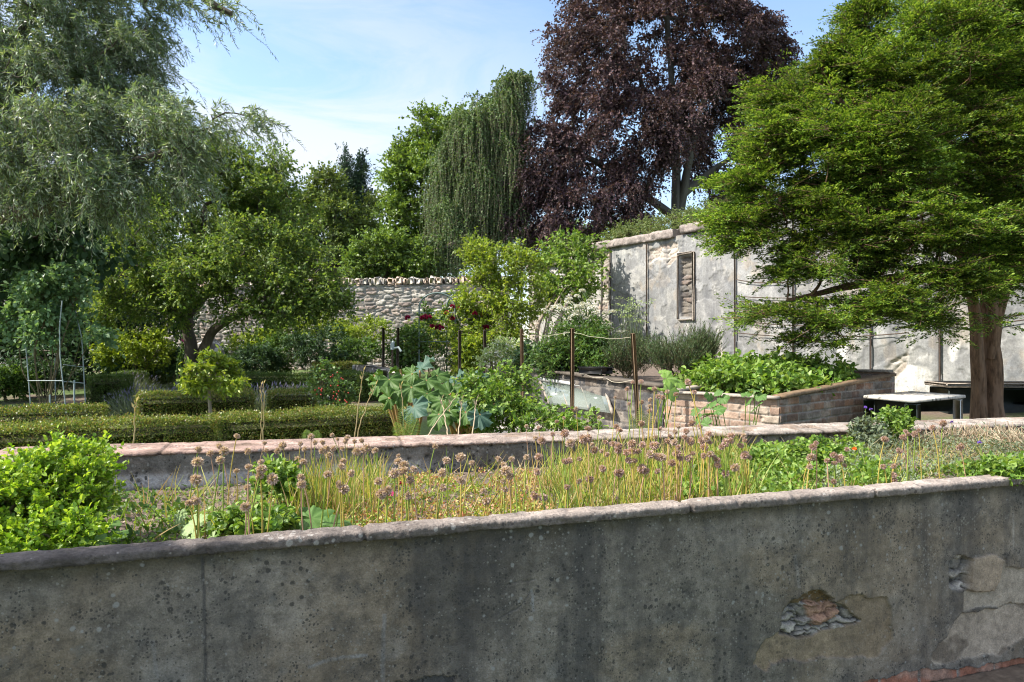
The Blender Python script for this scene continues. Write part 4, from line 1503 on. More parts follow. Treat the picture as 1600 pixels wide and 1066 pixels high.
# left side: willow, apple, dark evergreens
Yl = 11.5
tree('willow_tree', 'silvery green willow filling the upper left corner of the view', 'tree', G(-160, Yl),
     [[G(-160, Yl), V(-150, 350, Yl), V(-90, 200, Yl), V(10, 80, Yl), V(60, 0, Yl)],
      [V(-140, 300, Yl), V(20, 250, Yl - .6), V(150, 200, Yl - 1), V(255, 205, Yl - 1)],
      [V(-100, 220, Yl), V(60, 120, Yl + .8), V(170, 70, Yl + 1)],
      [V(-120, 350, Yl), V(60, 330, Yl - 1), V(200, 260, Yl - 1.4), V(300, 225, Yl - 1.6)],
      [V(60, 0, Yl), V(150, -70, Yl), V(230, -50, Yl), V(290, -18, Yl - .5), V(330, 4, Yl - .6), V(362, 22, Yl - .6)]],
     [(60, 40, 130, 80, Yl), (150, 100, 90, 70, Yl - .5), (40, 150, 130, 70, Yl - .6), (190, 190, 80, 60, Yl - 1), (90, 230, 110, 60, Yl - 1.3), (255, 190, 46, 36, Yl - 1.5),
      (235, 260, 70, 45, Yl - 1.5), (130, 290, 90, 40, Yl - 1.6), (20, 260, 70, 60, Yl - 1.2), (-60, 120, 80, 120, Yl), (60, -70, 160, 60, Yl), (315, 185, 30, 14, Yl - 1.6), (215, -25, 40, 18, Yl - .5), (205, 45, 40, 40, Yl), (270, -2, 30, 8, Yl - .5), (325, 10, 26, 6, Yl - .6), (385, 190, 16, 12, Yl - 1.6)],
     450, dict(kind='strand', n=30, strands=13, len=.72, r=(.32, .32, .28), L=.108, W=.020, sag=.55, rise=.12, outw=.8, along=.7, tw=.003), M['willow'], M['bark'], 21,
     rb=.24, rtip=.007, shell=.45, lift=.06, centre=V(-100, 150, Yl + 1))
# overhanging bare-ended willow twigs at the top
Ya = 17
tree('apple_tree', 'spreading old apple tree with dark forked trunk below the willow', 'tree', G(300, Ya),
     [[G(302, Ya), V(297, 540, Ya), V(292, 500, Ya), V(300, 440, Ya), V(315, 380, Ya), V(320, 320, Ya)],
      [V(312, 560, Ya), V(330, 520, Ya), V(365, 495, Ya - .5), V(420, 478, Ya - 1), V(470, 470, Ya - 1)],
      [V(297, 510, Ya), V(270, 470, Ya - .5), V(230, 430, Ya - 1), V(190, 400, Ya - 1)],
      [V(295, 490, Ya), V(340, 440, Ya + .5), V(390, 400, Ya), V(420, 360, Ya)]],
     [(300, 330, 90, 50, Ya), (390, 300, 62, 44, Ya), (430, 345, 60, 40, Ya), (380, 390, 80, 46, Ya - 1), (455, 430, 62, 44, Ya - 1), (250, 390, 76, 40, Ya - 1), (490, 462, 36, 34, Ya - 1.2),
      (200, 440, 55, 40, Ya - 1), (400, 450, 70, 30, Ya - 1), (330, 430, 70, 36, Ya - 1.5), (420, 262, 34, 22, Ya), (340, 260, 60, 34, Ya), (300, 245, 60, 30, Ya), (250, 330, 60, 40, Ya), (460, 380, 40, 30, Ya - .6), (440, 480, 34, 20, Ya - 1.4), (180, 350, 60, 50, Ya), (240, 470, 60, 30, Ya - 1.2), (400, 488, 50, 18, Ya - 1.6), (505, 470, 36, 30, Ya - 1), (160, 480, 40, 26, Ya)],
     380, dict(kind='twigs', shoots=16, n=13, sl=.5, r=(.3, .3, .2), L=.085, W=.052, sag=.1, droop=.2, rise=.15, tw=.003), M['apple'], M['bark'], 22,
     rb=.17, rtip=.009, kink=.22, shell=.5)
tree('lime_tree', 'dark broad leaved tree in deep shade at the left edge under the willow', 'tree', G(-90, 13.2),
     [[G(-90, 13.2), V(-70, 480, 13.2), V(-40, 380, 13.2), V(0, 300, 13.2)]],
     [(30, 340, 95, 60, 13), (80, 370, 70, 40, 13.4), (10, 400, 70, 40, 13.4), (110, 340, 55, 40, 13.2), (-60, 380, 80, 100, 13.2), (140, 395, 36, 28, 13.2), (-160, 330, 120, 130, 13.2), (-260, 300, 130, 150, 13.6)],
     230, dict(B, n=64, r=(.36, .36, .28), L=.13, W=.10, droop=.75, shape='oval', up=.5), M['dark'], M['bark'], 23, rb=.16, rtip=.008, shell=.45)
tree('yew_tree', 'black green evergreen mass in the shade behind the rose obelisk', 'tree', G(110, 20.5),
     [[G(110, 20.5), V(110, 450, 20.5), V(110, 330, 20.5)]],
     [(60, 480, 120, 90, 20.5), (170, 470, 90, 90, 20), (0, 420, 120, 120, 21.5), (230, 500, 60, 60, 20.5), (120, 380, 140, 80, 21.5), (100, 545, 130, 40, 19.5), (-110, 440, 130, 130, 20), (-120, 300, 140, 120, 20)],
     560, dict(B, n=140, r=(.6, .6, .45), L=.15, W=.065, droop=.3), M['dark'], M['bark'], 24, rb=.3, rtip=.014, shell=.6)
# a tree standing outside the frame on the left shades the near end of the bed
tree('young_tree', 'young tree beyond the left edge whose shade falls on the coping', 'tree', (-3.75, 1.45, 0),
     [[(-3.75, 1.45, 0), (-3.7, 1.48, 1.4), (-3.6, 1.5, 2.4), (-3.5, 1.5, 3.2)]],
     [(800 + F * -3.55 / 1.5, HY - F * 1.75 / 1.5, 330, 480, 1.5, .2)], 60, dict(B, n=60, r=(.2, .2, .2), L=.07, W=.05), M['mix'], M['bark'], 25, rb=.05, rtip=.004)

# the yew on the right
Yy = 10.4
ys = [[G(1553, Yy), V(1550, 560, Yy), V(1545, 470, Yy), V(1545, 380, Yy), V(1560, 250, Yy), V(1575, 80, Yy), V(1580, -40, Yy)],
      [G(1531, Yy - .02), V(1530, 560, Yy - .06), V(1522, 470, Yy - .1), V(1500, 370, Yy - .2), V(1465, 260, Yy - .3), V(1440, 140, Yy - .4)],
      [V(1548, 560, Yy - .02), V(1556, 500, Yy - .04), V(1572, 440, Yy), V(1620, 330, Yy), V(1680, 200, Yy)],
      [V(1530, 440, Yy), V(1430, 430, Yy - .7), V(1320, 450, Yy - 1.1), V(1230, 470, Yy - 1.2)],
      [V(1520, 400, Yy), V(1400, 350, Yy - .5), V(1280, 320, Yy - .8), V(1190, 300, Yy - .9)],
      [V(1540, 420, Yy), V(1470, 420, Yy - 1), V(1400, 460, Yy - 1.8)],
      [V(1545, 380, Yy), V(1420, 270, Yy + .6), V(1330, 190, Yy + .8)],
      [V(1500, 370, Yy - .2), V(1400, 230, Yy - .8), V(1290, 140, Yy - .7)]]
yb = [(1260, 165, 60, 40, Yy - .6), (1220, 230, 60, 50, Yy - .8), (1170, 290, 38, 40, Yy - .9), (1150, 350, 30, 30, Yy - 1), (1300, 240, 80, 70, Yy - 1), (1360, 130, 80, 60, Yy - .4),
      (1250, 340, 90, 50, Yy - 1), (1180, 385, 36, 18, Yy - 1.1), (1400, 230, 80, 80, Yy - 1.2), (1460, 100, 90, 80, Yy - .6), (1560, 60, 90, 100, Yy), (1420, 350, 100, 60, Yy - 1.4),
      (1330, 410, 90, 34, Yy - 1.3), (1275, 425, 50, 14, Yy - 1.3), (1210, 490, 44, 12, Yy - 1.4), (1310, 490, 80, 24, Yy - 1.6), (1400, 470, 70, 28, Yy - 1.8), (1480, 440, 70, 34, Yy - 1.7),
      (1560, 250, 90, 100, Yy - .9), (1560, 370, 70, 50, Yy - 1.5), (1370, 40, 34, 40, Yy - .2), (1480, 10, 60, 40, Yy), (1640, 200, 90, 180, Yy), (1600, 420, 60, 36, Yy - 1), (1500, 500, 60, 12, Yy - 1.9),
      (1300, 530, 70, 8, Yy - 1.6), (1225, 150, 44, 26, Yy - .5), (1300, 105, 46, 34, Yy - .4), (1350, 14, 3, 6, Yy - .3), (1349, 32, 6, 8, Yy - .3), (1347, 56, 10, 10, Yy - .3), (1395, 12, 14, 14, Yy - .3), (1640, 380, 70, 60, Yy + .5), (1500, 200, 80, 80, Yy + .8), (1380, 300, 80, 60, Yy + .6)]
tree('yew_tree', 'big bright green spreading yew tree on the right with reddish double trunk', 'tree', G(1543, Yy), ys, yb, 1280,
     [dict(kind='spray', n=74, strands=9, len=.40, r=(.17, .17, .09), L=.042, W=.0175, el=.12, elv=.27, nv=.32), dict(kind='spray', n=40, strands=2, len=.55, r=(.1, .1, .08), L=.042, W=.016, el=.35, elv=.25, nv=.3)], M['yew'], M['bark_yew'], 31, rb=.135, rtip=.006, kink=.18, shell=.5, pw=.40, lift=-.03, sides=8)
# the leading shoot standing above its crown
rg = np.random.default_rng(3)

# ------------------------------------------------------------------ hedges
hd = 'clipped box hedges'
a, b, c_ = V(-120, 668, 6.6), V(330, 658, 7.9), V(612, 645, 9.0)
hedge('long clipped box hedge running behind the pinkish coping', [(a[0], a[1] + .1, .22), (b[0], b[1] + .1, .22), (c_[0], c_[1] + .1, .22)], .54, .54, M['box'], 41, .021)
for lb, pts, w, h, mt, sd in (
        ('low sunlit box hedge at the far left, just behind the long front hedge', [(-20, 9.6), (165, 10.2)], .5, .50, 'box', 42),
        ('low box hedge behind the little yellow green tree', [(215, 10.8), (395, 11.4)], .5, .60, 'box', 43),
        ('short box hedge between the little tree and the rose hip bush', [(420, 11.6), (495, 11.8)], .5, .58, 'box', 44),
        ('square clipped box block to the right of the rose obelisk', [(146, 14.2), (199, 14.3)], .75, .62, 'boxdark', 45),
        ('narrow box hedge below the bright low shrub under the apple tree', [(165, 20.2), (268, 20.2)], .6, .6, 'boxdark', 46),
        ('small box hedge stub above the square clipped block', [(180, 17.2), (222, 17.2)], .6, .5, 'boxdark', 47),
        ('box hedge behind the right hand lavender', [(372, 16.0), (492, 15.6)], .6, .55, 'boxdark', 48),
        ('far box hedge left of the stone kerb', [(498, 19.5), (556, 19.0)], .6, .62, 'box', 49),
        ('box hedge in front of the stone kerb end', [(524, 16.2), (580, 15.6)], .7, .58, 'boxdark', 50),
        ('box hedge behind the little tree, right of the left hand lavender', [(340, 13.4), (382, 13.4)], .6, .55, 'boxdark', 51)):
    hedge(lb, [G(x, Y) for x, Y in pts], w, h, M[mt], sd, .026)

# clipped ball-like bush in the raised bed
shrub('box_bush', 'lime green box bush growing over the near left corner of the raised bed', 'bush', (-1.72, 2.75, .74),
      [(20, 806, 118, 80, 2.75, .30), (100, 752, 56, 46, 2.9, .18), (55, 858, 90, 50, 2.55, .18), (-60, 812, 90, 70, 2.7, .28)], 340,
      dict(kind='twigs', shoots=13, n=14, sl=.09, r=(.05, .05, .05), L=.021, W=.0135, sag=.0, droop=-.2, rise=.5, outw=.9, shape='oval', tw=.0012), M['lime'], M['twig'], 61, rb=.012, rtip=.0022, shell=.55, nst=7)

# ------------------------------------------------------------------ shrubs and border plants of the garden
fine = dict(kind='twigs', shoots=9, n=11, sl=.28, r=(.14, .14, .12), L=.06, W=.036, sag=.1, rise=.3, tw=.002)
small = dict(fine, L=.045, W=.026, sl=.2, r=(.1, .1, .08))
shrub('shrub', 'tall yellow green shrub in sun at the meeting of the two garden walls', 'shrub', G(775, 18.5),
      [(780, 420, 44, 34, 18.5), (750, 460, 34, 36, 18.3), (805, 470, 40, 40, 18.3), (770, 510, 44, 30, 18), (745, 400, 24, 20, 18.6), (815, 415, 22, 24, 18.5), (730, 500, 24, 30, 18)], 170,
      dict(fine, L=.095, W=.055, sl=.42, shoots=9, n=11, r=(.2, .2, .16), tw=.003), M['yellow'], M['bark_pale'], 71, nst=6, rb=.03, rtip=.005)
shrub('climber', 'leafy climber with thick pale stems trained on the bare stone wall end', 'climber', G(842, 17.6) + np.array([0, .4, 0]),
      [(885, 405, 40, 26, 20.8, .45), (905, 440, 34, 32, 20.2, .45), (875, 465, 34, 34, 20.2, .45), (920, 400, 22, 18, 20.9, .4), (860, 430, 24, 26, 20.8, .4), (900, 385, 26, 12, 21.2, .4)], 110,
      dict(fine, L=.14, W=.105, sl=.4, shoots=7, n=8, r=(.2, .2, .18), shape='lobed', tw=.004), M['fresh'], M['bark_pale'], 72, nst=4, rb=.075, rtip=.007)
lv = dict(B, n=36, r=(.2, .2, .16), L=.05, W=.03)
shrub('shrub', 'low variegated shrub glowing under the apple tree', 'shrub', G(210, 18.6), [(210, 547, 46, 24, 18.6), (175, 550, 26, 22, 18.6), (245, 545, 22, 26, 18.6)], 70, dict(fine, L=.09, W=.05), M['yellow'], M['twig'], 73)
shrub('shrub', 'rounded golden leaved shrub at the foot of the far wall', 'shrub', G(392, 21.5), [(392, 540, 30, 18, 21.5), (410, 535, 18, 18, 21.6)], 50, dict(fine, L=.085, W=.05), M['yellow'], M['twig'], 74)
for lb, x, y, rx, ry, Y, mt, sd in (
        ('dark feathery border plant in front of the golden shrub', 400, 562, 36, 16, 19.5, 'dark', 81),
        ('dark green mound in the border below the far wall', 440, 552, 32, 26, 20.5, 'mid', 82),
        ('broad dark green clump in the middle of the border', 500, 545, 46, 30, 19.8, 'dark', 83),
        ('pale green bushy plant against the far wall stones', 500, 510, 30, 22, 23.2, 'yellow', 84),
        ('yellow flowered bush in the sunny border', 565, 518, 40, 20, 22.5, 'yellow', 85),
        ('green fern-like clump left of the kerb stakes', 560, 552, 34, 18, 20.2, 'mid', 86),
        ('light green perennial at the left end of the sunny border', 448, 518, 26, 22, 23.2, 'fresh', 87),
        ('dull green perennial under the leaning apple branch', 330, 560, 20, 12, 20.0, 'mid', 88),
        ('leafy plant at the base of the rose arch', 640, 545, 30, 26, 18.5, 'mid', 89),
        ('sunlit yellow green plant behind the rose arch', 672, 520, 40, 22, 22.5, 'yellow', 90),
        ('pale border plant beside the tall yellow shrub', 735, 555, 28, 24, 17.5, 'yellow', 91),
        ('dark ground hugging plant beneath the rose obelisk', 70, 585, 45, 14, 16.5, 'dark', 92),
        ('fine leaved grey green plant at the left border edge', 10, 600, 34, 14, 15.5, 'fern', 93),
        ('dark ferny plant by the foxgloves', 295, 565, 36, 16, 19.2, 'dark', 94)):
    shrub('border_plant', lb, 'plant', G(x, Y), [(x, y, rx, ry, Y), (x - rx * .4, y + ry * .3, rx * .5, ry * .7, Y - .2)], 46, dict(fine, L=.09, W=.045, r=(.16, .16, .14), n=12), M[mt], M['twig'], sd, 'perennials of the far border', shell=.6, nst=4)

# little tree, hip bush, currants
shrub('small_tree', 'little yellow green standard tree above the long front hedge', 'tree', G(321, 9.6),
      [(330, 592, 36, 12, 9.6), (305, 600, 16, 9, 9.5), (328, 568, 12, 12, 9.6), (358, 602, 16, 9, 9.5), (342, 578, 18, 10, 9.7), (312, 580, 14, 8, 9.5)], 34, dict(fine, L=.075, W=.032, sl=.15, r=(.08, .08, .06), shoots=9, n=9, rise=.6, shape='oval'), M['yellow'], M['bark_pale'], 75, nst=1, rb=.028, rtip=.005, crown='crown', trunk='trunk')
hips = shrub('rose_bush', 'thin rose bush with red hips at the right end of the hedge', 'shrub', G(515, 9.9), [(512, 608, 24, 30, 9.9), (530, 620, 20, 24, 9.8), (505, 580, 12, 18, 9.9)], 46, dict(fine, L=.04, W=.03, sl=.16, r=(.09, .09, .09), n=7, shoots=7, shape='oval'), M['mid'], M['twig'], 76, nst=6)
shrub('currant_bush', 'bright green currant bush to the right of the rhubarb', 'shrub', G(800, 7.7),
      [(770, 640, 44, 26, 7.6), (812, 640, 34, 24, 7.8), (852, 660, 44, 13, 7.4), (800, 605, 26, 22, 8.0), (745, 620, 20, 30, 7.8), (900, 662, 22, 8, 7.2)], 120,
      dict(fine, L=.062, W=.058, sl=.18, shoots=6, n=7, r=(.1, .1, .09), shape='lobed', tw=.0018), M['fresh'], M['twig'], 77, nst=9)

# ================================================================== built things of the kitchen garden
A2, B2, C2 = np.array([2.617, 7.2]), np.array([4.633, 9.0]), np.array([1.783, 8.2])
D2 = B2 + C2 - A2
ZA, ZB = 1.0, 1.15
cf = T('cold_frame', 'red brick cold frame with sloping sides, full of leafy potato plants', 'cold frame', (*A2, .3))
cr = 0.009
LAB, LCA = float(np.linalg.norm(B2 - A2)), float(np.linalg.norm(A2 - C2))
M['brick'] = relief_mat('old_brick', .92, 60, .3, .5, blotch=[(5, .56, (.38, .33, .28), .35)])
mb = MB()
relief(mb, A2, B2 - A2, LAB, .2, ZB, cr, cr, brick_fn(201, .24, .085, pal=((.19, .11, .075), (.24, .135, .085), (.15, .095, .07), (.22, .155, .11), (.14, .11, .09))), .11, 0, top=lambda u: ZA + (ZB - ZA) * np.clip(u / LAB * 1.05, 0, 1))
mb.build('side_wall', M['brick'], cf, smooth=True)
mb = MB()
dcf = unit(D2 - C2)
relief(mb, C2, B2 - A2, LAB, .2, ZB, .015, .015, brick_fn(203, .24, .085), .11, 0, top=lambda u: ZA + (ZB - ZA) * np.clip(u / LAB * 1.05, 0, 1))
mb.build('side_wall', M['brick'], cf, smooth=True)
mb = MB()
relief(mb, C2, A2 - C2, LCA, .2, ZA, cr, cr, brick_fn(202, .24, .085, pal=((.29, .19, .14), (.32, .23, .175), (.25, .175, .135), (.31, .255, .205))), .11)
mb.build('front_wall', M['brick'], cf, smooth=True)
mb = MB()
relief(mb, D2, B2 - D2, LCA, .2, ZB + .06, cr, cr, brick_fn(204, .24, .085, pal=((.38, .24, .18), (.42, .29, .22), (.35, .24, .19))), .11)
mb.build('back_wall', M['brick'], cf, smooth=True)


def plank(p, q, w, h, name, mat, parent, seed, over=.02):
    """a weathered board laid from p to q"""
    p, q = np.asarray(p, float), np.asarray(q, float)
    d = unit(q - p)
    s = unit(np.cross(d, [0, 0, 1.]))
    up = np.cross(s, d)
    k = max(6, int(np.linalg.norm(q - p) / .06))
    t = np.linspace(0, 1, k)
    rows = []
    for a, b in ((-1, -1), (1, -1), (1, 1), (-1, 1)):
        wob = (fbm(t * 8 + seed, t * 0 + a * 3 + b, 3, seed) - .5) * .02
        rows.append(p + (q - p) * t[:, None] + s * (a * w / 2 + wob)[:, None] + up * (b * h / 2 + wob * .5)[:, None])
    v = np.stack(rows, 1)
    mb_ = MB()
    i = np.arange(k - 1)[:, None] * 4
    j = np.arange(4)[None]
    jj = (j + 1) % 4
    mb_.add(v.reshape(-1, 3), np.concatenate([np.stack([i + j, i + jj, i + 4 + jj, i + 4 + j], -1).reshape(-1, 4), [[3, 2, 1, 0], [4 * k - 4, 4 * k - 3, 4 * k - 2, 4 * k - 1]]]))
    return mb_.build(name, mat, parent)


def at3(q, z):
    return (q[0], q[1], z)


plank(at3(C2, ZA + .02), at3(A2, ZA + .02), .13, .028, 'rim_board', M['board'], cf, 1)
plank(at3(A2 + [0, .02], ZA + .03), at3(B2, ZB + .035), .13, .03, 'rim_board', M['stake'], cf, 2)
plank(at3(D2, ZB + .075), at3(B2, ZB + .075), .14, .03, 'rim_board', M['board'], cf, 3)
plank(at3(C2, ZA + .03), at3(D2, ZB + .035), .13, .03, 'rim_board', M['board'], cf, 4)
mb = MB()
q4 = [C2 * .97 + B2 * .03, A2 * .97 + D2 * .03, B2 * .97 + C2 * .03, D2 * .97 + A2 * .03]
mb.add([at3(q, .95) for q in q4], [[0, 1, 2, 3]])
mb.build('soil', M['soil'], cf)

# dark block raised bed to its left
E0, E1 = np.array([-.226, 13.0]), np.array([1.76, 8.52])
LE = float(np.linalg.norm(E1 - E0))
rb_ = T('raised_bed', 'raised bed with a dark block wall, planted with rosemary and white flowers', 'raised bed', (*E0, .3))
mb = MB()
relief(mb, E0, E1 - E0, LE, .2, 1.2, .014, .014, brick_fn(211, .32, .14, pal=((.06, .06, .062), (.085, .082, .08), (.05, .05, .054), (.085, .07, .06)), mortar=(.10, .095, .09)), .16, 0, top=lambda u: 1.2 - .16 * u / LE)
mb.build('block_wall', M['brick'], rb_, smooth=True)
for k in range(4):
    a, b = k / 4, (k + 1) / 4 - .01
    plank(at3(E0 + (E1 - E0) * a + [.05, .03], 1.225 - .16 * a), at3(E0 + (E1 - E0) * b + [.05, .03], 1.225 - .16 * b), .26, .035, 'coping_slab', M['bark'], rb_, 10 + k)
E2 = np.array([1.0, 15.5])
mb = MB()
relief(mb, E2, E0 - E2, float(np.linalg.norm(E0 - E2)), .2, 1.2, .03, .03, brick_fn(212, .32, .14, pal=((.2, .19, .18), (.26, .24, .22))), .16)
mb.build('block_wall', M['brick'], rb_, smooth=True)
mb = MB()
mb.add([at3(E0 + [.1, .05], 1.12), at3(E1 + [.1, .05], 1.0), (3.7, 10.2, 1.02), (5.4, 15.5, 1.1), (3.2, 20, 1.1), (1.0, 15.4, 1.12)], [[0, 1, 2, 3, 4, 5]])
mb.build('soil', M['soil'], rb_)

# glazed light leaning on the dark wall
gl_ = T('frame_light', 'old glazed cold frame lid leaning against the dark block wall', 'frame light', P(858, 632, 11.0))
TL, TR, BR, BL = P(843, 592, 11.45), P(945, 607, 9.8), P(957, 646, 9.35), P(858, 632, 11.0)
gn = unit(np.cross(TR - TL, BL - TL))
mb = MB()
th = gn * .004
mb.add([TL + th, TR + th, BR + th, BL + th, TL - th, TR - th, BR - th, BL - th], [[0, 1, 2, 3], [7, 6, 5, 4], [0, 4, 5, 1], [1, 5, 6, 2], [2, 6, 7, 3], [3, 7, 4, 0]])
mb.build('glass_pane', M['glass'], gl_)
plank(TL, TR, .05, .045, 'frame', M['whitewood'], gl_, 21)
plank(TL, BL, .035, .035, 'frame', M['board'], gl_, 22)
plank(TR, BR, .035, .035, 'frame', M['board'], gl_, 23)
for k in (1, 2):
    plank(TL + (TR - TL) * k / 3, BL + (BR - BL) * k / 3, .012, .02, 'glazing_bar', M['board'], gl_, 24 + k)

# timber stakes and the string between them
tops = []
for k, (xt, yt, xb, Y, lb) in enumerate((
        (815, 514, 816, 9.7, 'slim timber stake standing left of the leaning glass lid'), (894, 513, 894, 8.4, 'timber stake standing in front of the leaning glass lid'),
        (989, 521, 1001, 7.9, 'leaning timber stake to the right of the seed tray'), (599, 512, 599, 16.8, 'dark stake by the stone kerb, left one of a pair'),
        (622, 512, 620, 16.2, 'dark stake by the stone kerb, right one of a pair'), (718, 516, 718, 14.4, 'dark stake inside the right hoop of the rose arch'), (757, 516, 758, 13.8, 'dark stake between the rose arch and the tall yellow shrub'))):
    g = G(xb, Y)
    a = P(xt, yt, Y + .02)
    sw = .042 if Y < 10 else .055
    t = T('garden_stake', lb, 'stake', g, 'stakes in the vegetable plot')
    d = a - g
    mb = MB()
    ln = float(np.linalg.norm(d))
    add_box(mb, (0, 0, 0), sw, sw * .9, ln, .4, .004)
    vv = mb.v[0]
    tt_ = vv[:, 2:3] / ln + .5
    mb.v[0] = vv * np.array([1, 1, 0]) + g + d * tt_
    mb.build('post', M['stake'] if Y < 10 else M['bark'], t)
    tops.append((g, a))


def on_stake(k, py):
    g, a = tops[k]
    Y = g[1]
    z = H - (py - HY) / F * Y
    return g + (a - g) * ((z - g[2]) / (a[2] - g[2]))


mb = MB()
rope = [on_stake(0, 522), on_stake(1, 518), on_stake(2, 526)]
for a, b, sg in ((rope[0], rope[1], .035), (rope[1], rope[2], .045)):
    q = np.linspace(0, 1, 16)
    add_tube(mb, a + (b - a) * q[:, None] - np.array([0, 0, sg]) * (4 * q * (1 - q))[:, None] + rng0.normal(0, .004, (16, 3)), .0018, 4)
tag(mb.build('string', M['string']), 'pale string sagging between the tops of the timber stakes', 'string', 'strings on the stakes')
mb = MB()
pts = [on_stake(1, 582), P(915, 585, 8.6), P(925, 590, 8.6), P(945, 590, 8.5), P(957, 597, 8.4), P(970, 598, 8.2), on_stake(2, 593)]
pts = np.array(pts)
q = np.linspace(0, len(pts) - 1, 24)
add_tube(mb, np.stack([np.interp(q, np.arange(len(pts)), pts[:, i]) for i in range(3)], 1), .003, 4)
tag(mb.build('string', M['string']), 'pale kinked string hanging low beneath the black seed tray', 'string', 'strings on the stakes')

# seed tray on the coping of the dark wall
tp = E0 + (E1 - E0) * .66 + [.06, .03]
tr = T('seed_tray', 'small black plastic seed tray resting on the dark block wall', 'seed tray', at3(tp, 1.145))
mb = MB()
ra = math.atan2(*(E1 - E0)[::-1]) + .35
R2 = np.array([[math.cos(ra), -math.sin(ra)], [math.sin(ra), math.cos(ra)]])
for sx, sy, x, y in ((.40, .012, 0, .115), (.40, .012, 0, -.115), (.012, .23, .194, 0), (.012, .23, -.194, 0), (.38, .010, 0, 0), (.010, .21, .065, 0), (.010, .21, -.065, 0)):
    o = R2 @ np.array([x, y])
    add_box(mb, (tp[0] + o[0], tp[1] + o[1], 1.20), sx, sy, .085 if abs(x) + abs(y) > .1 else .075, ra, .003)
add_box(mb, (tp[0], tp[1], 1.165), .37, .215, .01, ra)
mb.build('tray_body', M['plastic'], tr)
mb = MB()
for sx, sy, x, y in ((.43, .025, 0, .122), (.43, .025, 0, -.122), (.025, .25, .203, 0), (.025, .25, -.203, 0)):
    o = R2 @ np.array([x, y])
    add_box(mb, (tp[0] + o[0], tp[1] + o[1], 1.245 + (.002 if sx > sy else 0)), sx, sy, .012, ra, .002)
mb.build('rim', M['plastic'], tr)

# stone kerb of the vegetable plot
kb = T('stone_kerb', 'pale stone kerb edging the vegetable plot beside two dark stakes', 'kerb', G(600, 16))
a, b = P(561, 569, 18.2), P(642, 583, 14.8)
dk_ = unit((b - a)[:2])
LK = float(np.linalg.norm((b - a)[:2]))
for k in range(4):
    t0, t1 = k / 4 * LK, (k + 1) / 4 * LK - .02
    mb = MB()
    add_box(mb, (a[0] + dk_[0] * (t0 + t1) / 2, a[1] + dk_[1] * (t0 + t1) / 2, (a[2] + (b[2] - a[2]) * (k + .5) / 4) - .22), t1 - t0, .34, .44, math.atan2(dk_[1], dk_[0]) + .01 * (k % 2), .02, .006, np.random.default_rng(k))
    mb.build('kerb_stone', M['slab'] if k > 1 else M['boulder'], kb)
tpst = T('standpipe', 'small grey metal fitting on a thin post beside the stone kerb', 'standpipe', G(613, 15.8))
mb = MB()
g = G(613, 15.8)
p1_ = P(613, 545, 15.8)
add_tube(mb, [g, p1_ - [0, 0, .1], p1_], .022, 6)
mb.build('post', M['iron'], tpst)
mb = MB()
add_tube(mb, [p1_ + [0, 0, -.02], p1_ + [.0, 0, .10], p1_ + [.03, 0, .16]], [.05, .045, .03], 8)
add_tube(mb, [p1_, p1_ + [.14, -.05, .03], p1_ + [.2, -.06, -.06]], .025, 6)
mb.build('tap_head', M['steel'], tpst)

# rose arch
ar = T('rose_arch', 'rounded green metal rose arch in front of the far wall', 'arch', G(697, 18.2))
for x0, x1, Y in ((655, 711, 18.0), (698, 740, 18.5)):
    pl, pr_ = P(x0, 480, Y), P(x1, 480, Y)
    c = (pl + pr_) / 2
    r = (pr_ - pl) / 2
    th = np.linspace(0, np.pi, 13)
    arc = c - r * np.cos(th)[:, None] + np.array([0, 0, 1.]) * (np.sin(th) * (22 / F * Y))[:, None]
    pts = np.concatenate([[np.array([pl[0], pl[1], G(x0, Y)[2]])], arc, [np.array([pr_[0], pr_[1], G(x1, Y)[2]])]])
    mb = MB()
    add_tube(mb, pts, .022, 6)
    mb.build('hoop', M['verdigris'], ar)
    for y in (489, 534):
        mb = MB()
        add_tube(mb, [P(x0, y, Y), P(x1, y, Y)], .014, 5)
        mb.build('cross_bar', M['verdigris'], ar)
for (xa, ya, xb, yb_) in ((683, 458, 719, 458), (655, 500, 698, 500), (711, 500, 740, 500)):
    mb = MB()
    add_tube(mb, [P(xa, ya, 18.0), P(xb, yb_, 18.5)], .022, 6)
    mb.build('ridge_bar', M['verdigris'], ar)
rose = shrub('climbing_rose', 'climbing rose with dark crimson blooms growing over the metal arch', 'rose', G(690, 18.2),
             [(668, 520, 26, 40, 18.2), (650, 545, 20, 30, 18.0), (720, 510, 24, 36, 18.4), (745, 545, 20, 26, 18.2), (690, 550, 30, 24, 18), (705, 490, 16, 16, 18.3)], 70,
             dict(fine, L=.10, W=.065, r=(.16, .16, .15), n=6, shoots=6), M['mid'], M['twig'], 301, nst=8)


def bloom(mb, c, r, rng, n=36):
    d = rand_dir(rng, n)
    d[:, 2] = np.abs(d[:, 2]) * .9 - .15
    d = unit(d)
    leaves(mb, c + d * r * .25, d + rand_dir(rng, n) * .5, rand_dir(rng, n), r * 1.0, r * .9, 'oval')


rg = np.random.default_rng(8)
proto = None
for x, y in ((707, 479), (719, 482), (733, 486), (742, 490), (706, 498), (698, 489), (664, 495), (670, 496), (637, 497), (685, 510), (690, 513), (675, 510), (753, 515), (759, 512), (756, 490), (684, 512), (660, 497)):
    c = P(x, y, 17.75 + rg.uniform(0, .4))
    if proto is None:
        mb = MB()
        bloom(mb, np.zeros(3), .065, rg)
        proto = mb.build('flower', M['rose'])
        o = proto
    else:
        o = proto.copy()
        C.objects.link(o)
    o.parent = rose
    o.location = Vector(c) - rose.location
    o.rotation_euler = (rg.uniform(-.6, .6), rg.uniform(-.6, .6), rg.uniform(0, 6))
    o.scale = (rg.uniform(.75, 1.25),) * 3

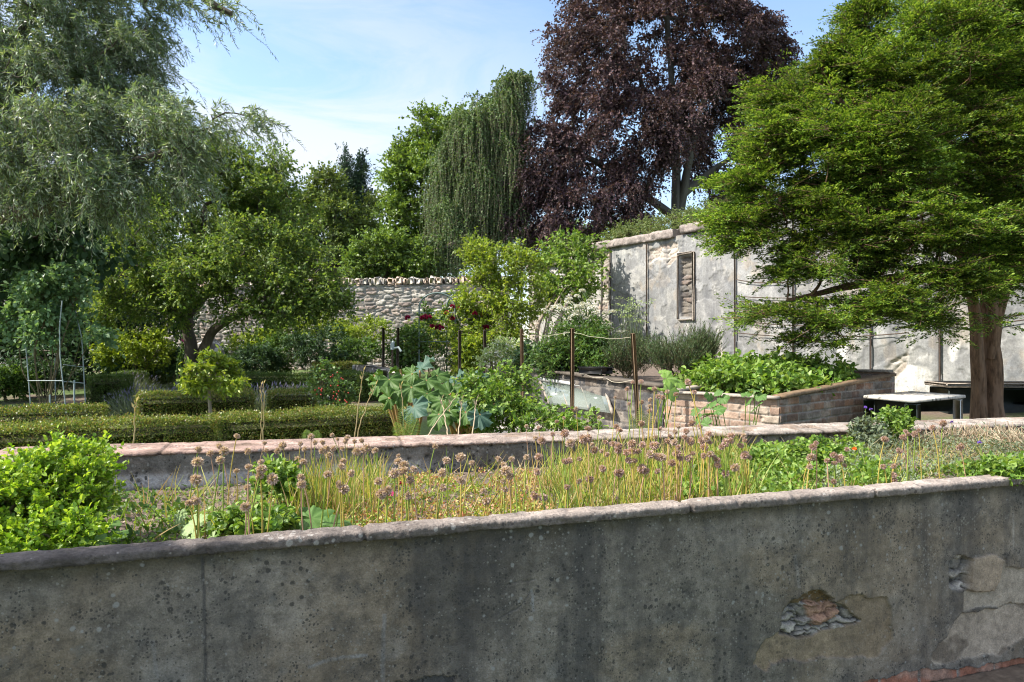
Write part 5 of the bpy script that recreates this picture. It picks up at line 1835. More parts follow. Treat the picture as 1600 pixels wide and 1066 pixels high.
# obelisk with a rose inside
Yo = 12.6
ob = T('plant_support', 'slender bowed grey metal plant support holding up the rose at the left', 'plant support', G(85, Yo))
for pts in ([(38, 512, -.2), (42, 560, -.2), (50, 634, -.2)], [(97, 470, -.45), (93, 510, -.45), (94, 560, -.45), (106, 634, -.45)], [(118, 486, .1), (128, 530, .1), (135, 634, .1)], [(86, 560, .3), (87, 630, .3)]):
    mb = MB()
    q = np.array([P(x, y, Yo + dy) for x, y, dy in pts])
    q[-1, 2] = gz(q[-1, 0], q[-1, 1]) - .05
    tq = np.linspace(0, len(q) - 1, 12)
    add_tube(mb, np.stack([np.interp(tq, np.arange(len(q)), q[:, i]) for i in range(3)], 1), .009, 6)
    mb.build('upright', M['steel'], ob)
for y in (595, 570):
    ring = [P(43, y, Yo - .2), P(99, y, Yo - .45), P(132, y + 4, Yo + .1), P(87, y, Yo + .3), P(43, y, Yo - .2)]
    mb = MB()
    if y == 595:
        add_tube(mb, ring[:2], .008, 5)
        add_tube(mb, ring[2:], .008, 5)
    else:
        add_tube(mb, ring[1:3], .008, 5)
    mb.build('hoop', M['steel'], ob)
for x, y0, lb in ((116, 594, 'short grey peg standing to the right of the rose support'), (78, 617, 'stubby grey peg standing inside the rose support')):
    mb = MB()
    g = G(x, Yo - .3)
    add_tube(mb, [g - [0, 0, .1], P(x, y0, Yo - .3)], .015, 7)
    o = mb.build('peg', M['steel'])
    tag(o, lb, 'peg', 'grey pegs by the rose')
shrub('rose_bush', 'tall shrub rose with bare canes and a leafy top inside its metal support', 'shrub', G(75, Yo),
      [(90, 470, 50, 30, Yo), (55, 490, 40, 26, Yo), (110, 445, 34, 26, Yo), (140, 525, 28, 14, Yo - .2), (20, 500, 26, 20, Yo), (60, 455, 36, 20, Yo), (80, 520, 36, 20, Yo)], 110,
      dict(fine, L=.085, W=.06, sl=.26, n=7, shoots=8, r=(.12, .12, .1), shape='oval'), M['roseleaf'], M['twig'], 302, nst=12, rb=.014, rtip=.0035)

# foxgloves
for k, (xb, pts, lb) in enumerate(((283, [(283, 565), (286, 520), (291, 485)], 'taller foxglove spike with pinkish purple bells near the apple trunk'), (278, [(277, 570), (286, 540), (296, 518)], 'shorter leaning foxglove spike with purple bells near the apple trunk'))):
    q = np.array([P(x, y, 18.0) for x, y in pts])
    t = T('foxglove', lb, 'foxglove', G(xb, 18.0), 'foxgloves by the apple tree')
    q = np.vstack([G(xb, 18.0), q])
    tq = np.linspace(0, 3, 20)
    sp = np.stack([np.interp(tq, np.arange(4), q[:, i]) for i in range(3)], 1)
    mb = MB()
    add_tube(mb, sp, .02, 5)
    pp = sp[rg.integers(4, 18, 60)]
    leaves(mb, pp, rand_dir(rg, 60) + [0, 0, .4], rand_dir(rg, 60), .07, .05)
    mb.build('stem', M['mid'], t)
    mb = MB()
    pp = sp[-1] - (sp[-1] - sp[-6]) * rg.uniform(0, .9, 46)[:, None]
    leaves(mb, pp, rand_dir(rg, 46) + [0, -.3, -.5], rand_dir(rg, 46), .11, .09, 'oval')
    mb.build('bells', M['pink'], t)

# boulder beside the apple trunk
def rock(mb, c, r, seed, n=26):
    th = np.linspace(0, np.pi, n)
    ph = np.linspace(0, 2 * np.pi, 2 * n)
    TH, PH = np.meshgrid(th, ph, indexing='ij')
    d = np.stack([np.sin(TH) * np.cos(PH), np.sin(TH) * np.sin(PH), np.cos(TH)], -1)
    k = 1 + .5 * (fbm(d[..., 0] * 2 + d[..., 2] * 1.3 + seed, d[..., 1] * 2 + d[..., 2] + 4, 4, seed) - .5)
    v = c + d * np.asarray(r) * k[..., None]
    i = np.arange(n - 1)[:, None] * 2 * n
    j = np.arange(2 * n - 1)[None]
    mb.add(v.reshape(-1, 3), np.stack([i + j, i + j + 1, i + 2 * n + j + 1, i + 2 * n + j], -1).reshape(-1, 4))


mb = MB()
rock(mb, P(328, 556, 18.3), (.36, .3, .46), 5)
tag(mb.build('boulder', M['boulder'], smooth=True), 'grey boulder splashed with white at the foot of the apple tree', 'boulder')
mb = MB()
rock(mb, P(358, 552, 21.8), (.42, .3, .2), 9)
tag(mb.build('boulder', M['slab'], smooth=True), 'pale flat stone between the apple trunk and the golden shrub', 'boulder')

# stone table on the right
tb = T('garden_table', 'low table with a pale stone slab top beside the brick frame', 'table', G(1430, 8.2))
zt2 = .985
cs_ = [P(1349, 618, 8.2), P(1425, 629, 7.5), P(1507, 619, 8.3), P(1424, 610, 9.0)]
cs_ = [np.array([(x - CX) / F * Y, Y, zt2]) for x, Y in ((1350, 8.15), (1426, 7.45), (1508, 8.2), (1424, 8.95))]
ct = sum(cs_) / 4
mb = MB()
v = np.array([c + [0, 0, 0] for c in cs_] + [ct + (c - ct) * 1.012 - [0, 0, .012] for c in cs_] + [ct + (c - ct) * 1.01 - [0, 0, .034] for c in cs_])
fq = [[0, 1, 2, 3], [11, 10, 9, 8]]
for k in range(4):
    fq += [[4 + k, 4 + (k + 1) % 4, (k + 1) % 4, k], [8 + k, 8 + (k + 1) % 4, 4 + (k + 1) % 4, 4 + k]]
mb.add(v, fq)
mb.build('table_top', M['slab'], tb)
for k, c in enumerate(cs_):
    mb = MB()
    q = ct + (c - ct) * .86
    g = float(gz(q[0], q[1]))
    add_box(mb, (q[0], q[1], (g + zt2 - .05) / 2 - .02), .08 if k == 2 else .12, .08 if k == 2 else .12, zt2 - .05 - g + .04, .75, .006)
    mb.build('leg', M['whitewood'] if k == 2 else M['darkbox'], tb)
mb = MB()
add_box(mb, (ct[0], ct[1], zt2 - .12), 1.0, .05, .13, .1, .004)
mb.build('apron', M['darkbox'], tb)

# dark chest behind the yew trunk
ch = T('storage_chest', 'dark chest with a weathered grey lid behind the yew trunk', 'chest', G(1570, 12))
q = G(1570, 11.9)
za, zb_ = P(1570, 606, 11.7)[2], P(1570, 603, 11.7)[2]
mb = MB()
add_box(mb, (q[0] + .1, q[1], (q[2] + za) / 2 - .05), 2.2, .7, za - q[2] + .08, -.12, .012)
mb.build('chest_body', M['darkbox'], ch)
mb = MB()
add_box(mb, (q[0] + .1, q[1], za + .045), 2.32, .82, .07, -.12, .015)
mb.build('lid', M['board'], ch)

# ================================================================== plants of the kitchen garden and the raised bed


def bigleaf(mb, base, D, N, size, rng, lobes=4, wav=.17, ratio=1.0, notch=.22):
    """broad ruffled leaf, veins radiating from the stalk"""
    D = unit(np.asarray(D, float))
    Sd = unit(np.cross(N, D))
    N = np.cross(D, Sd)
    nr, nt_ = 8, 64
    th = np.linspace(-2.75, 2.75, nt_)
    ph = rng.uniform(0, 6, 3)
    R = size * (.42 + .58 * np.cos(th * .5) ** 1.2) * (1 + .08 * np.cos(lobes * 2 * th * .9) + .05 * np.sin(19 * th + ph[0]))
    R = R * (1 - notch * (np.abs(th) / 2.75) ** 6)
    t = np.linspace(0, 1, nr)[:, None]
    x = t * (R * np.cos(th))[None]
    y = t * (R * np.sin(th))[None] * ratio
    z = size * (wav * t ** 2 * np.sin(7 * th + ph[1])[None] + wav * .6 * t ** 3 * np.sin(17 * th + ph[2])[None] - .16 * t ** 2 + .10 * t
                + .035 * t * np.abs(np.cos(lobes * th * .9))[None] * np.sin(np.minimum(t * 3.14, 3.14)))
    v = base + x[..., None] * D + y[..., None] * Sd + z[..., None] * N
    i = np.arange(nr - 1)[:, None] * nt_
    j = np.arange(nt_ - 1)[None]
    vein = np.exp(-(np.abs(np.cos(lobes * th * .9 + 1.57)) / .16) ** 2)[None] * (1 - .5 * t) + 0 * x
    vein = np.maximum(vein, np.exp(-(np.abs(np.sin(th * .5 + 0)) / .03) ** 2)[None] + 0 * x)
    mb.add(v.reshape(-1, 3), np.stack([i + j, i + j + 1, i + nt_ + j + 1, i + nt_ + j], -1).reshape(-1, 4), np.repeat(vein.reshape(-1, 1), 3, 1))


def broad_mat(name, c1, c2, vc):
    m, t, o = base_mat(name)
    at = nd(t, 'ShaderNodeAttribute', attribute_name='Col')
    tcn = nd(t, 'ShaderNodeTexCoord')
    nz = nd(t, 'ShaderNodeTexNoise', {'Vector': tcn.outputs['Object'], 'Scale': 26.0, 'Detail': 5.0})
    n2 = nd(t, 'ShaderNodeTexNoise', {'Vector': tcn.outputs['Object'], 'Scale': 5.0, 'Detail': 2.0})
    c = mixc(t, nz.outputs[0], c1, c2)
    c = mixc(t, ramp(t, n2.outputs[0], [(.4, (0, 0, 0)), (.65, (.5, .5, .5))]), c, c2)
    c = mixc(t, mth(t, 'MULTIPLY', at.outputs['Fac'], .6), c, vc)
    b = nd(t, 'ShaderNodeBsdfPrincipled', {'Base Color': c, 'Roughness': .55, 'Specular IOR Level': .3})
    bp_ = nd(t, 'ShaderNodeBump', {'Strength': .6, 'Distance': .01, 'Height': nz.outputs[0]})
    t.links.new(bp_.outputs[0], b.inputs['Normal'])
    tr = nd(t, 'ShaderNodeBsdfTranslucent', {'Color': mixc(t, 1.0, c, (1.3, 1.3, .6), 'MULTIPLY')})
    mx = nd(t, 'ShaderNodeMixShader', {0: .25, 1: b.outputs[0], 2: tr.outputs[0]})
    t.links.new(mx.outputs[0], o.inputs[0])
    return m


M['rhubarb'] = broad_mat('rhubarb_leaf', (.035, .085, .014), (.075, .15, .028), (.16, .22, .08))
M['rhubarbblue'] = broad_mat('rhubarb_leaf_bluish', (.038, .092, .066), (.078, .145, .105), (.15, .21, .16))
M['broadfresh'] = broad_mat('broad_leaf_fresh', (.10, .2, .03), (.18, .29, .06), (.34, .42, .2))
M['broadmid'] = broad_mat('broad_leaf_mid', (.05, .12, .02), (.09, .18, .04), (.2, .28, .1))
M['broadfelt'] = broad_mat('broad_leaf_felty', (.2, .3, .11), (.32, .42, .2), (.42, .5, .3))


def broad_plant(name, label, cat, foot, lst, mat, smat, seed, stalk_r=.012, tilt=.75, alt=None, group=None, **kw):
    """lst: (px, py, Y, size) of each leaf"""
    rng = np.random.default_rng(seed)
    foot = np.asarray(foot, float)
    t = T(name, label, cat, foot, group)
    for k, it in enumerate(lst):
        c = P(*it[:3])
        od = c - foot
        od[2] *= .2
        od = unit(od + rng.normal(0, .25, 3))
        N = unit(np.array([0, 0, 1.]) * tilt + np.array([-.25, -.45, 0]) + od * .3 + rng.normal(0, .30, 3))
        D = unit(od - N * np.dot(od, N) - np.array([0, 0, .15]))
        mb = MB()
        bigleaf(mb, c - D * it[3] * .3, D, N, it[3], rng, **kw)
        lf = mb.build('leaf', mat if not (alt and len(it) > 4) else alt, t, smooth=True)
        mb = MB()
        a, b = foot + rng.normal(0, .06, 3) * [1, 1, 0], c - D * it[3] * .3
        m_ = (a + b) / 2 + np.array([0, 0, .12 * np.linalg.norm(b - a)])
        q = np.linspace(0, 1, 7)[:, None]
        add_tube(mb, (1 - q) ** 2 * a + 2 * q * (1 - q) * m_ + q ** 2 * b, stalk_r, 5)
        mb.build('stalk', smat, lf)
    return t


M['redstalk'] = plain_mat('rhubarb_stalk', (.30, .10, .06), (.30, .28, .09), 6, .5, 0)
broad_plant('rhubarb_plant', 'left rhubarb clump with big dark and bluish leaves next to the hedge end', 'rhubarb', G(635, 8.6),
            [(658, 574, 8.9, 0.22, 1), (640, 588, 8.5, 0.17), (612, 598, 8.3, 0.20), (588, 604, 8.5, 0.16), (585, 588, 9.0, 0.14), (650, 640, 7.4, 0.19, 1), (625, 618, 8.0, 0.19), (604, 622, 8.0, 0.16), (672, 598, 8.2, 0.17), (645, 612, 7.9, 0.19), (690, 588, 8.6, 0.16), (668, 622, 7.7, 0.17), (625, 580, 9.1, 0.16)],
            M['rhubarb'], M['redstalk'], 401, .016, alt=M['rhubarbblue'], group='rhubarb clumps')
broad_plant('rhubarb_plant', 'right rhubarb clump with large ribbed leaves beside the currant bush', 'rhubarb', G(725, 8.2),
            [(740, 602, 8.0, 0.23, 1), (705, 610, 7.9, 0.20), (722, 630, 7.5, 0.19), (770, 618, 8.0, 0.17, 1), (690, 632, 7.6, 0.17), (755, 640, 7.4, 0.17), (712, 590, 8.5, 0.17, 1), (700, 648, 7.3, 0.16), (785, 600, 8.4, 0.14), (730, 650, 7.2, .14), (710, 640, 7.4, .18, 1), (745, 620, 7.7, .18), (695, 618, 7.8, .18), (760, 600, 8.2, .18), (728, 598, 8.3, .19), (775, 635, 7.5, .16), (685, 655, 7.2, .15), (750, 655, 7.1, .15, 1)],
            M['rhubarb'], M['redstalk'], 402, .016, alt=M['rhubarbblue'], group='rhubarb clumps')
broad_plant('fig_shoot', 'young fig shoot with a few large glossy leaves by the dark block wall', 'plant', np.array([1.55, 7.5, .45]),
            [(1028, 608, 7.4, .13), (1046, 592, 7.4, .11), (1050, 612, 7.3, .12), (1040, 582, 7.5, .09), (1062, 600, 7.4, .10)], M['broadfresh'], M['fresh'], 403, .006, lobes=3, wav=.05)
for k, (x, y, lb) in enumerate(((1120, 632, 'small broad leaved seedling left of centre before the brick frame'), (1178, 628, 'broad leaved seedling right before the corner of the brick frame'), (1098, 655, 'tiny broad leaved seedling hugging the coping in front of the brick frame'))):
    f_ = np.array([*P(x, y, 6.5)[:2], .4])
    broad_plant('seedling', lb, 'plant', f_, [(x - 8, y, 6.5, .07), (x + 10, y - 8, 6.5, .07), (x + 2, y - 18, 6.55, .06), (x - 12, y - 12, 6.55, .06), (x + 4, y + 8, 6.4, .08)], M['broadmid'], M['fresh'], 410 + k, .004, lobes=3, wav=.05, group='seedlings by the brick frame')

shrub('potato_plants', 'dense leafy potato foliage filling the brick cold frame', 'plant', (3.2, 8.6, .93),
      [(1130, 598, 44, 16, 8.6, .4), (1180, 596, 44, 18, 8.4, .4), (1225, 592, 40, 14, 8.7, .4), (1105, 588, 36, 14, 9.2, .4), (1160, 580, 50, 14, 9.2, .4), (1210, 578, 40, 12, 9.4, .4), (1265, 588, 34, 10, 8.9, .3), (1290, 584, 24, 7, 9.3, .25), (1235, 606, 22, 7, 7.9, .15), (1270, 601, 26, 7, 8.2, .15), (1310, 594, 24, 6, 8.6, .15)], 260,
      dict(fine, L=.075, W=.05, sl=.2, shoots=6, n=8, r=(.1, .1, .08), shape='oval'), M['fresh'], M['twig'], 421, nst=14, shell=.4)
shrub('tall_seedling', 'taller sprig rising above the potato leaves near the back of the frame', 'plant', (3.7, 9.2, .93),
      [(1245, 572, 12, 10, 9.2), (1270, 570, 12, 8, 9.2), (1262, 586, 18, 10, 9.1), (1285, 585, 12, 6, 9.1)], 20, dict(fine, L=.07, W=.05, sl=.12, shoots=4, n=6, r=(.06, .06, .05), shape='lobed'), M['fresh'], M['twig'], 422, nst=4)
rosm = dict(kind='twigs', shoots=8, n=26, sl=.34, r=(.12, .12, .1), L=.034, W=.008, sag=.02, rise=1.6, droop=-.5, tw=.003)
for lb, x, y, rx, ry, Y, sd in (('upright rosemary bush in front of the stained plaster wall', 1058, 566, 34, 22, 9.6, 431), ('darker rosemary bush directly behind the leaning stake', 985, 566, 30, 22, 10.4, 432), ('small rosemary sprig at the right edge of the raised bed', 1095, 560, 18, 18, 9.8, 433)):
    shrub('rosemary_bush', lb, 'rosemary', (*P(x, 590, Y)[:2], 1.05), [(x, y, rx, ry, Y), (x - rx * .5, y + 10, rx * .6, ry * .6, Y)], 60, rosm, M['rosemary'], M['twig'], sd, 'rosemary in the raised bed', nst=8)
shrub('leafy_plant', 'bushy feathery green plant below the white flower heads', 'plant', (1.0, 11.3, 1.1),
      [(900, 550, 44, 26, 11.2), (870, 560, 34, 20, 11.2), (930, 545, 30, 26, 11), (915, 520, 36, 20, 11.4), (945, 570, 24, 14, 10.6)], 130, dict(fine, L=.07, W=.028, sl=.26), M['mid'], M['twig'], 434, nst=9)
shrub('leafy_plant', 'low blue green leaves spilling over the left end of the dark block wall', 'plant', (.4, 12.2, 1.12), [(845, 562, 24, 12, 11.8), (862, 570, 20, 10, 11.4)], 30, dict(fine, L=.09, W=.05, r=(.1, .1, .08), shape='oval'), M['dark'], M['twig'], 435, nst=4)

# white flower heads
val = T('valerian', 'tall plant with dense white flower heads in front of the bare stone', 'flower', (1.1, 11.6, 1.1))
rg = np.random.default_rng(77)


def umbel(mb, r, rng, n=60):
    d = rand_dir(rng, n)
    d[:, 2] = np.abs(d[:, 2]) * .8
    leaves(mb, d * r * np.array([1, 1, .7]) * .85, d + rand_dir(rng, n) * .7, d + rand_dir(rng, n) * .6, r * .42, r * .36)


mb = MB()
umbel(mb, .052, rg, 90)
uproto = mb.build('flower_head', M['white'])
smb = MB()
first = True
for k in range(74):
    if k < 52:
        x, y = rg.normal(905, 21), rg.normal(487, 10)
    else:
        x, y = rg.normal(930, 24), rg.normal(512, 10)
    Y = rg.uniform(11.0, 11.8)
    c = P(x, y, Y)
    if first:
        o = uproto
        first = False
    else:
        o = uproto.copy()
        C.objects.link(o)
    o.parent = val
    o.location = Vector(c) - val.location
    o.rotation_euler = (rg.uniform(-.4, .4), rg.uniform(-.4, .4), rg.uniform(0, 6))
    o.scale = (rg.uniform(.7, 1.25),) * 3
    f_ = np.array([1.1 + rg.normal(0, .12), 11.5 + rg.normal(0, .1), 1.1])
    q = np.linspace(0, 1, 6)[:, None]
    add_tube(smb, (1 - q) ** 2 * f_ + 2 * q * (1 - q) * np.array([f_[0], f_[1], c[2] - .2]) + q ** 2 * c, .006, 4, False)
smb.build('stems', M['mid'], val)
lace = T('cow_parsley', 'lacy pale umbels standing against the grey plaster panel', 'flower', (*P(985, 520, 11.6)[:2], 1.1))
mb, smb = MB(), MB()
for k in range(46):
    c = P(rg.normal(982, 16), rg.uniform(465, 505), 11.6 + rg.uniform(-.2, .2))
    n = 16
    d = rand_dir(rg, n) * [1, 1, .25]
    leaves(mb, c + d * .055, d + [0, 0, .5], rand_dir(rg, n) + [0, 0, .8], .022, .016)
    f_ = np.array(lace.location)
    add_tube(smb, [f_, f_ * .4 + c * .6 + [0, 0, .05], c], .004, 3, False)
tag(mb.build('flower_head', M['felt'], lace), kind='stuff')
smb.build('stems', M['grey'], lace)
fev = shrub('feverfew', 'low mound of small white daisies beside the path', 'flower', G(795, 12.6), [(795, 552, 28, 16, 12.6), (775, 562, 22, 10, 12.4), (815, 556, 20, 14, 12.6)], 50, dict(fine, L=.05, W=.03, sl=.2, r=(.1, .1, .09)), M['felt'], M['twig'], 436, nst=6)
mb = MB()
cl = fill_blobs([(795, 546, 32, 18, 12.45), (775, 560, 24, 12, 12.3)], 260, rg, .8)
leaves(mb, cl, rand_dir(rg, 260) + [0, -.3, .5], rand_dir(rg, 260) + [0, 0, 1], .035, .035)
tag(mb.build('flowers', M['white'], fev), kind='stuff')
mb = MB()
rg2 = np.random.default_rng(6)
cl = fill_blobs([(1430, 605, 34, 8, 12.6, .25), (1415, 598, 18, 8, 12.6, .25)], 420, rg2, .2)
cl[:, 2] = gz(cl[:, 0], cl[:, 1]) - .02
blades(mb, cl, rand_dir(rg2, 420) * .45 + [0, 0, 1], rg2.uniform(.15, .42, 420), .012, .35, rg2)
tag(mb.build('dry_grass', M['straw']), 'tuft of dry straw coloured grass at the foot of the plaster wall', 'grass tuft')

# greenery on top of the plastered wall
rg2 = np.random.default_rng(16)
us_ = rg2.uniform(-.3, 12.0, 260)
off = rg2.uniform(-1.3, -.12, 260)
hz = 4.68 + np.clip(.5 + .06 * us_ * (us_ < 6) + .36 * (us_ >= 6), .1, .8) * rg2.uniform(.1, 1, 260) * np.clip(.35 - off * .8, .3, 1)
cl = np.stack([PW0[0] + PWd[0] * us_ + PN[0] * off, PW0[1] + PWd[1] * us_ + PN[1] * off, hz], -1)
base = np.array([PW0[0] + PWd[0] * 4 - PN[0] * .5, PW0[1] + PWd[1] * 4 - PN[1] * .5, 4.68])
tree('creeping_shrub', 'trailing greenery matting the top of the plastered wall', 'shrub', base,
     [[np.array([PW0[0] + PWd[0] * a - PN[0] * .5, PW0[1] + PWd[1] * a - PN[1] * .5, 4.72]) for a in (.2, 2, 4, 7, 11.5)]],
     [], 0, dict(kind='twigs', shoots=11, n=12, sl=.34, r=(.14, .14, .08), L=.06, W=.034, sag=.15, rise=.35, tw=.003), M['walltop'], M['twig'], 441, clusters=cl, rb=.03, rtip=.004, crown='foliage', trunk='stems')

# lavender
def lavender(label, x, Y, r, seed, group='lavender clumps', n=900, h=.55, zf=None):
    rng = np.random.default_rng(seed)
    g = G(x, Y) if zf is None else np.array([*P(x, 600, Y)[:2], zf])
    t = T('lavender', label, 'lavender', g, group)
    b = g + rng.normal(0, r * .38, (n, 3)) * [1, 1, 0]
    D = (b - g) * 1.2 / r + rng.normal(0, .28, (n, 3)) + [.25, 0, 1.5]
    mb = MB()
    L = rng.uniform(.35, 1, n) * h
    blades(mb, b, D, L, .009, .18, rng)
    mb.build('foliage', M['grey'], t)
    tip = b + unit(D) * L[:, None] * .98
    k = rng.random(n) < .22
    mb = MB()
    leaves(mb, tip[k], unit(D)[k] + rng.normal(0, .1, (k.sum(), 3)), rand_dir(rng, k.sum()), .075, .02)
    tag(mb.build('flower_spikes', M['lav'], t), kind='stuff')


lavender('left of the three lavender clumps beside the clipped box block', 218, 13.2, .5, 451)
lavender('middle of the three lavender clumps behind the little tree', 252, 12.8, .55, 452)
lavender('right one of the lavender clumps touching the little tree', 284, 13.4, .5, 453)
lavender('lavender clump behind the square box block, in shade', 200, 16.5, .5, 454)
lavender('lavender mound right of the little tree, nearest the rose hips', 462, 13.4, .5, 455)
lavender('lavender mound in the middle of the box bordered square', 432, 13.8, .55, 456)
lavender('lavender mound just right of the little yellow green tree', 400, 13.2, .5, 457)

# dried stalks, ferns
def stalk(label, pts, r, mat='straw', name='dry_stalk', group='dry stalks behind the coping'):
    mb = MB()
    q = np.array([P(*p) for p in pts])
    tq = np.linspace(0, len(q) - 1, 12)
    sp = np.stack([np.interp(tq, np.arange(len(q)), q[:, i]) for i in range(3)], 1)
    sp[1:-1] += np.random.default_rng(len(label)).normal(0, .004, (10, 3))
    add_tube(mb, sp, np.linspace(r, r * .5, 12), 5)
    leaves(mb, sp[-4:], rand_dir(np.random.default_rng(3), 4) * .4 + [0, 0, 1], rand_dir(np.random.default_rng(4), 4), r * 9, r * 3)
    tag(mb.build(name, M[mat]), label, 'stalk', group)


stalk('pale dry stalk with a forked tip before the front hedge', [(208, 700, 5.6), (210, 660, 5.6), (213, 628, 5.6)], .006)
stalk('left of two thin parallel straw stalks crossing the hedge', [(407, 690, 6.6), (409, 640, 6.6), (408, 602, 6.6)], .005)
stalk('right of two thin parallel straw stalks crossing the hedge', [(411, 690, 6.6), (413, 640, 6.6), (412, 600, 6.6)], .005)
stalk('dry stalk leaning right over the end of the hedge', [(556, 690, 6.4), (570, 640, 6.4), (587, 602, 6.4)], .006)
stalk('upright dry seed stalk left of the rhubarb', [(553, 690, 6.5), (562, 620, 6.5), (568, 580, 6.5)], .006)
stalk('straight dry stalk rising through the rhubarb leaves', [(630, 650, 7.0), (628, 620, 7.0), (627, 602, 7.0)], .006)
for k, (x0, x1, lb) in enumerate(((700, 690, 'rusty bare stem on the left under the right rhubarb'), (716, 722, 'rusty bare stem in the middle under the right rhubarb'), (738, 745, 'rusty bare stem on the right under the right rhubarb'), (668, 712, 'long rusty stem lying aslant before the rhubarb'))):
    stalk(lb, [(x0, 682, 6.5), ((x0 + x1) / 2, 650, 6.7), (x1, 625 if k < 3 else 622, 6.9)], .007, 'strawdark', group='rusty stems under the rhubarb')


def fern(label, foot, fronds, mat, seed, group='ferns behind the coping'):
    rng = np.random.default_rng(seed)
    t = T('fern', label, 'fern', foot, group)
    for (tipx, tipy, Y, wd) in fronds:
        tip = P(tipx, tipy, Y)
        a = np.asarray(foot, float)
        mid = (a + tip) / 2 + [0, 0, .12 * np.linalg.norm(tip - a)]
        q = np.linspace(0, 1, 22)[:, None]
        sp = (1 - q) ** 2 * a + 2 * q * (1 - q) * mid + q ** 2 * tip
        tan = unit(np.gradient(sp, axis=0))
        view = np.array([.25, -1., .35])
        sd = unit(np.cross(tan, view))
        N = np.cross(sd, tan)
        mb = MB()
        add_tube(mb, sp, .0025, 4)
        w = wd * np.sin(np.pi * np.clip(q[:, 0] * .86 + .12, 0, 1)) ** .8
        for s in (-1, 1):
            D = sd * s + tan * .45
            leaves(mb, sp[3:], D[3:], N[3:] + rng.normal(0, .15, (len(sp) - 3, 3)), w[3:], .009)
            for f in ():
                b = sp[3:] + unit(D[3:]) * (w[3:] * f)[:, None]
                for s2 in (-1, 1):
                    leaves(mb, b, tan[3:] * s2 + unit(D[3:]) * .6, N[3:], w[3:] * .16, .01)
        mb.build('frond', mat, t)


fern('pale fern standing up at the right end of the long hedge', (*P(633, 672, 6.0)[:2], .62), [(630, 636, 6.05, .10), (618, 660, 5.95, .07), (652, 655, 6.0, .08), (643, 646, 6.1, .07)], M['fernlime'], 461)
fern('little pale fern tip peeping over the coping in front of the hedge', (*P(486, 690, 5.5)[:2], .70), [(478, 672, 5.5, .06), (496, 673, 5.5, .06)], M['fernlime'], 462)
fern('pale fern among the tall alliums below the leaning stake', (*P(1003, 668, 6.3)[:2], .55), [(1000, 636, 6.3, .08), (1018, 642, 6.3, .08), (985, 648, 6.3, .07)], M['fernlime'], 463)

# ------------------------------------------------------------------ the raised bed
rb5 = np.random.default_rng(505)


def bed_pts(n, poly, rng, pad=.04):
    """random places on the bed soil whose place in the photo lies in poly"""
    out = []
    tot = 0
    while tot < n:
        u = rng.uniform(-1.0, 5.6, 40000)
        v = rng.uniform(pad, 1 - pad, 40000)
        x = FF0[0] + FWd[0] * u - FN[0] * .13
        y0 = FF0[1] + FWd[1] * u - FN[1] * .13
        y = y0 + (mwY(x) - .02 - y0) * v
        z = soil(x, y)
        px, py = CX + F * x / y, HY - F * (z - H) / y
        k = inpoly(px, py, poly)
        out.append(np.stack([x, y, z], -1)[k])
        tot += k.sum()
    return np.concatenate(out)[:n]


ALL = [(-200, 600), (1800, 600), (1800, 1000), (-200, 1000)]
mb = MB()
p = bed_pts(11000, ALL, rb5)
leaves(mb, p + [0, 0, .008], rand_dir(rb5, 11000) * [1, 1, .35], rand_dir(rb5, 11000) * .7 + [0, 0, 1], rb5.uniform(.01, .035, 11000), rb5.uniform(.004, .014, 11000))
tag(mb.build('leaf_litter', M['litter']), kind='stuff', label='dry brown litter scattered over the bed soil')
mb = MB()
n = 9000
p = bed_pts(n, [(540, 730), (640, 735), (830, 742), (880, 770), (860, 830), (520, 850)], rb5)
keep = fbm(p[:, 0] * 5, p[:, 1] * 5, 3, 33) > .42
p = p[keep]
n = len(p)
hgt = rb5.uniform(0, .045, n)
leaves(mb, p + np.stack([0 * hgt, 0 * hgt, hgt], -1), rand_dir(rb5, n) + [0, 0, .7], rand_dir(rb5, n) + [0, 0, .4], rb5.uniform(.010, .022, n), .010)
tag(mb.build('ground_cover', M['sedum']), kind='stuff', label='reddish and yellow sedum creeping over the bed')


def cover(label, poly, n, mat, L, W_, hmax, seed, shape='diamond', cut=.40, fr=4.0, name='ground_cover', up=.9):
    rng = np.random.default_rng(seed)
    p = bed_pts(n, poly, rng)
    d = fbm(p[:, 0] * fr, p[:, 1] * fr, 3, seed)
    k = d > cut
    p, d = p[k], d[k]
    n = len(p)
    h = hmax * sstep(cut, cut + .25, d) * rng.uniform(.15, 1, n) ** .7
    mb_ = MB()
    s = rng.uniform(.55, 1.2, n)
    leaves(mb_, p + np.stack([0 * h, 0 * h, h], -1), rand_dir(rng, n) + [0, -.2, .25], rand_dir(rng, n) * .8 + [0, 0, up], L * s, W_ * s, shape)
    tag(mb_.build(name, M[mat]), kind='stuff', label=label)


cover('lush yellow green herb leaves in the right half of the bed', [(1080, 715), (1180, 700), (1330, 700), (1400, 770), (1150, 800), (1060, 790)], 11000, 'fresh', .03, .022, .10, 511, 'oval', .36)
cover('yellowing low herb foliage between the alliums', [(930, 730), (1130, 700), (1160, 810), (900, 830)], 6000, 'yellow', .026, .016, .10, 512, cut=.42)
cover('grey green mat of fine leaves at the right end of the bed', [(1300, 690), (1800, 660), (1800, 780), (1280, 800)], 14000, 'grey', .022, .009, .11, 513, cut=.34)
cover('bright low leaves along the right front edge', [(1380, 735), (1640, 715), (1640, 770), (1330, 790)], 4200, 'fresh', .03, .022, .06, 514, 'oval', .46)
cover('thin green seedlings over the left part of the bed', [(270, 755), (560, 745), (600, 850), (180, 870)], 5200, 'fresh', .022, .013, .05, 515, cut=.42)
cover('yellow green stonecrop over the middle of the bed', [(480, 750), (860, 745), (880, 830), (460, 850)], 6000, 'yellow', .018, .012, .045, 518, cut=.44)
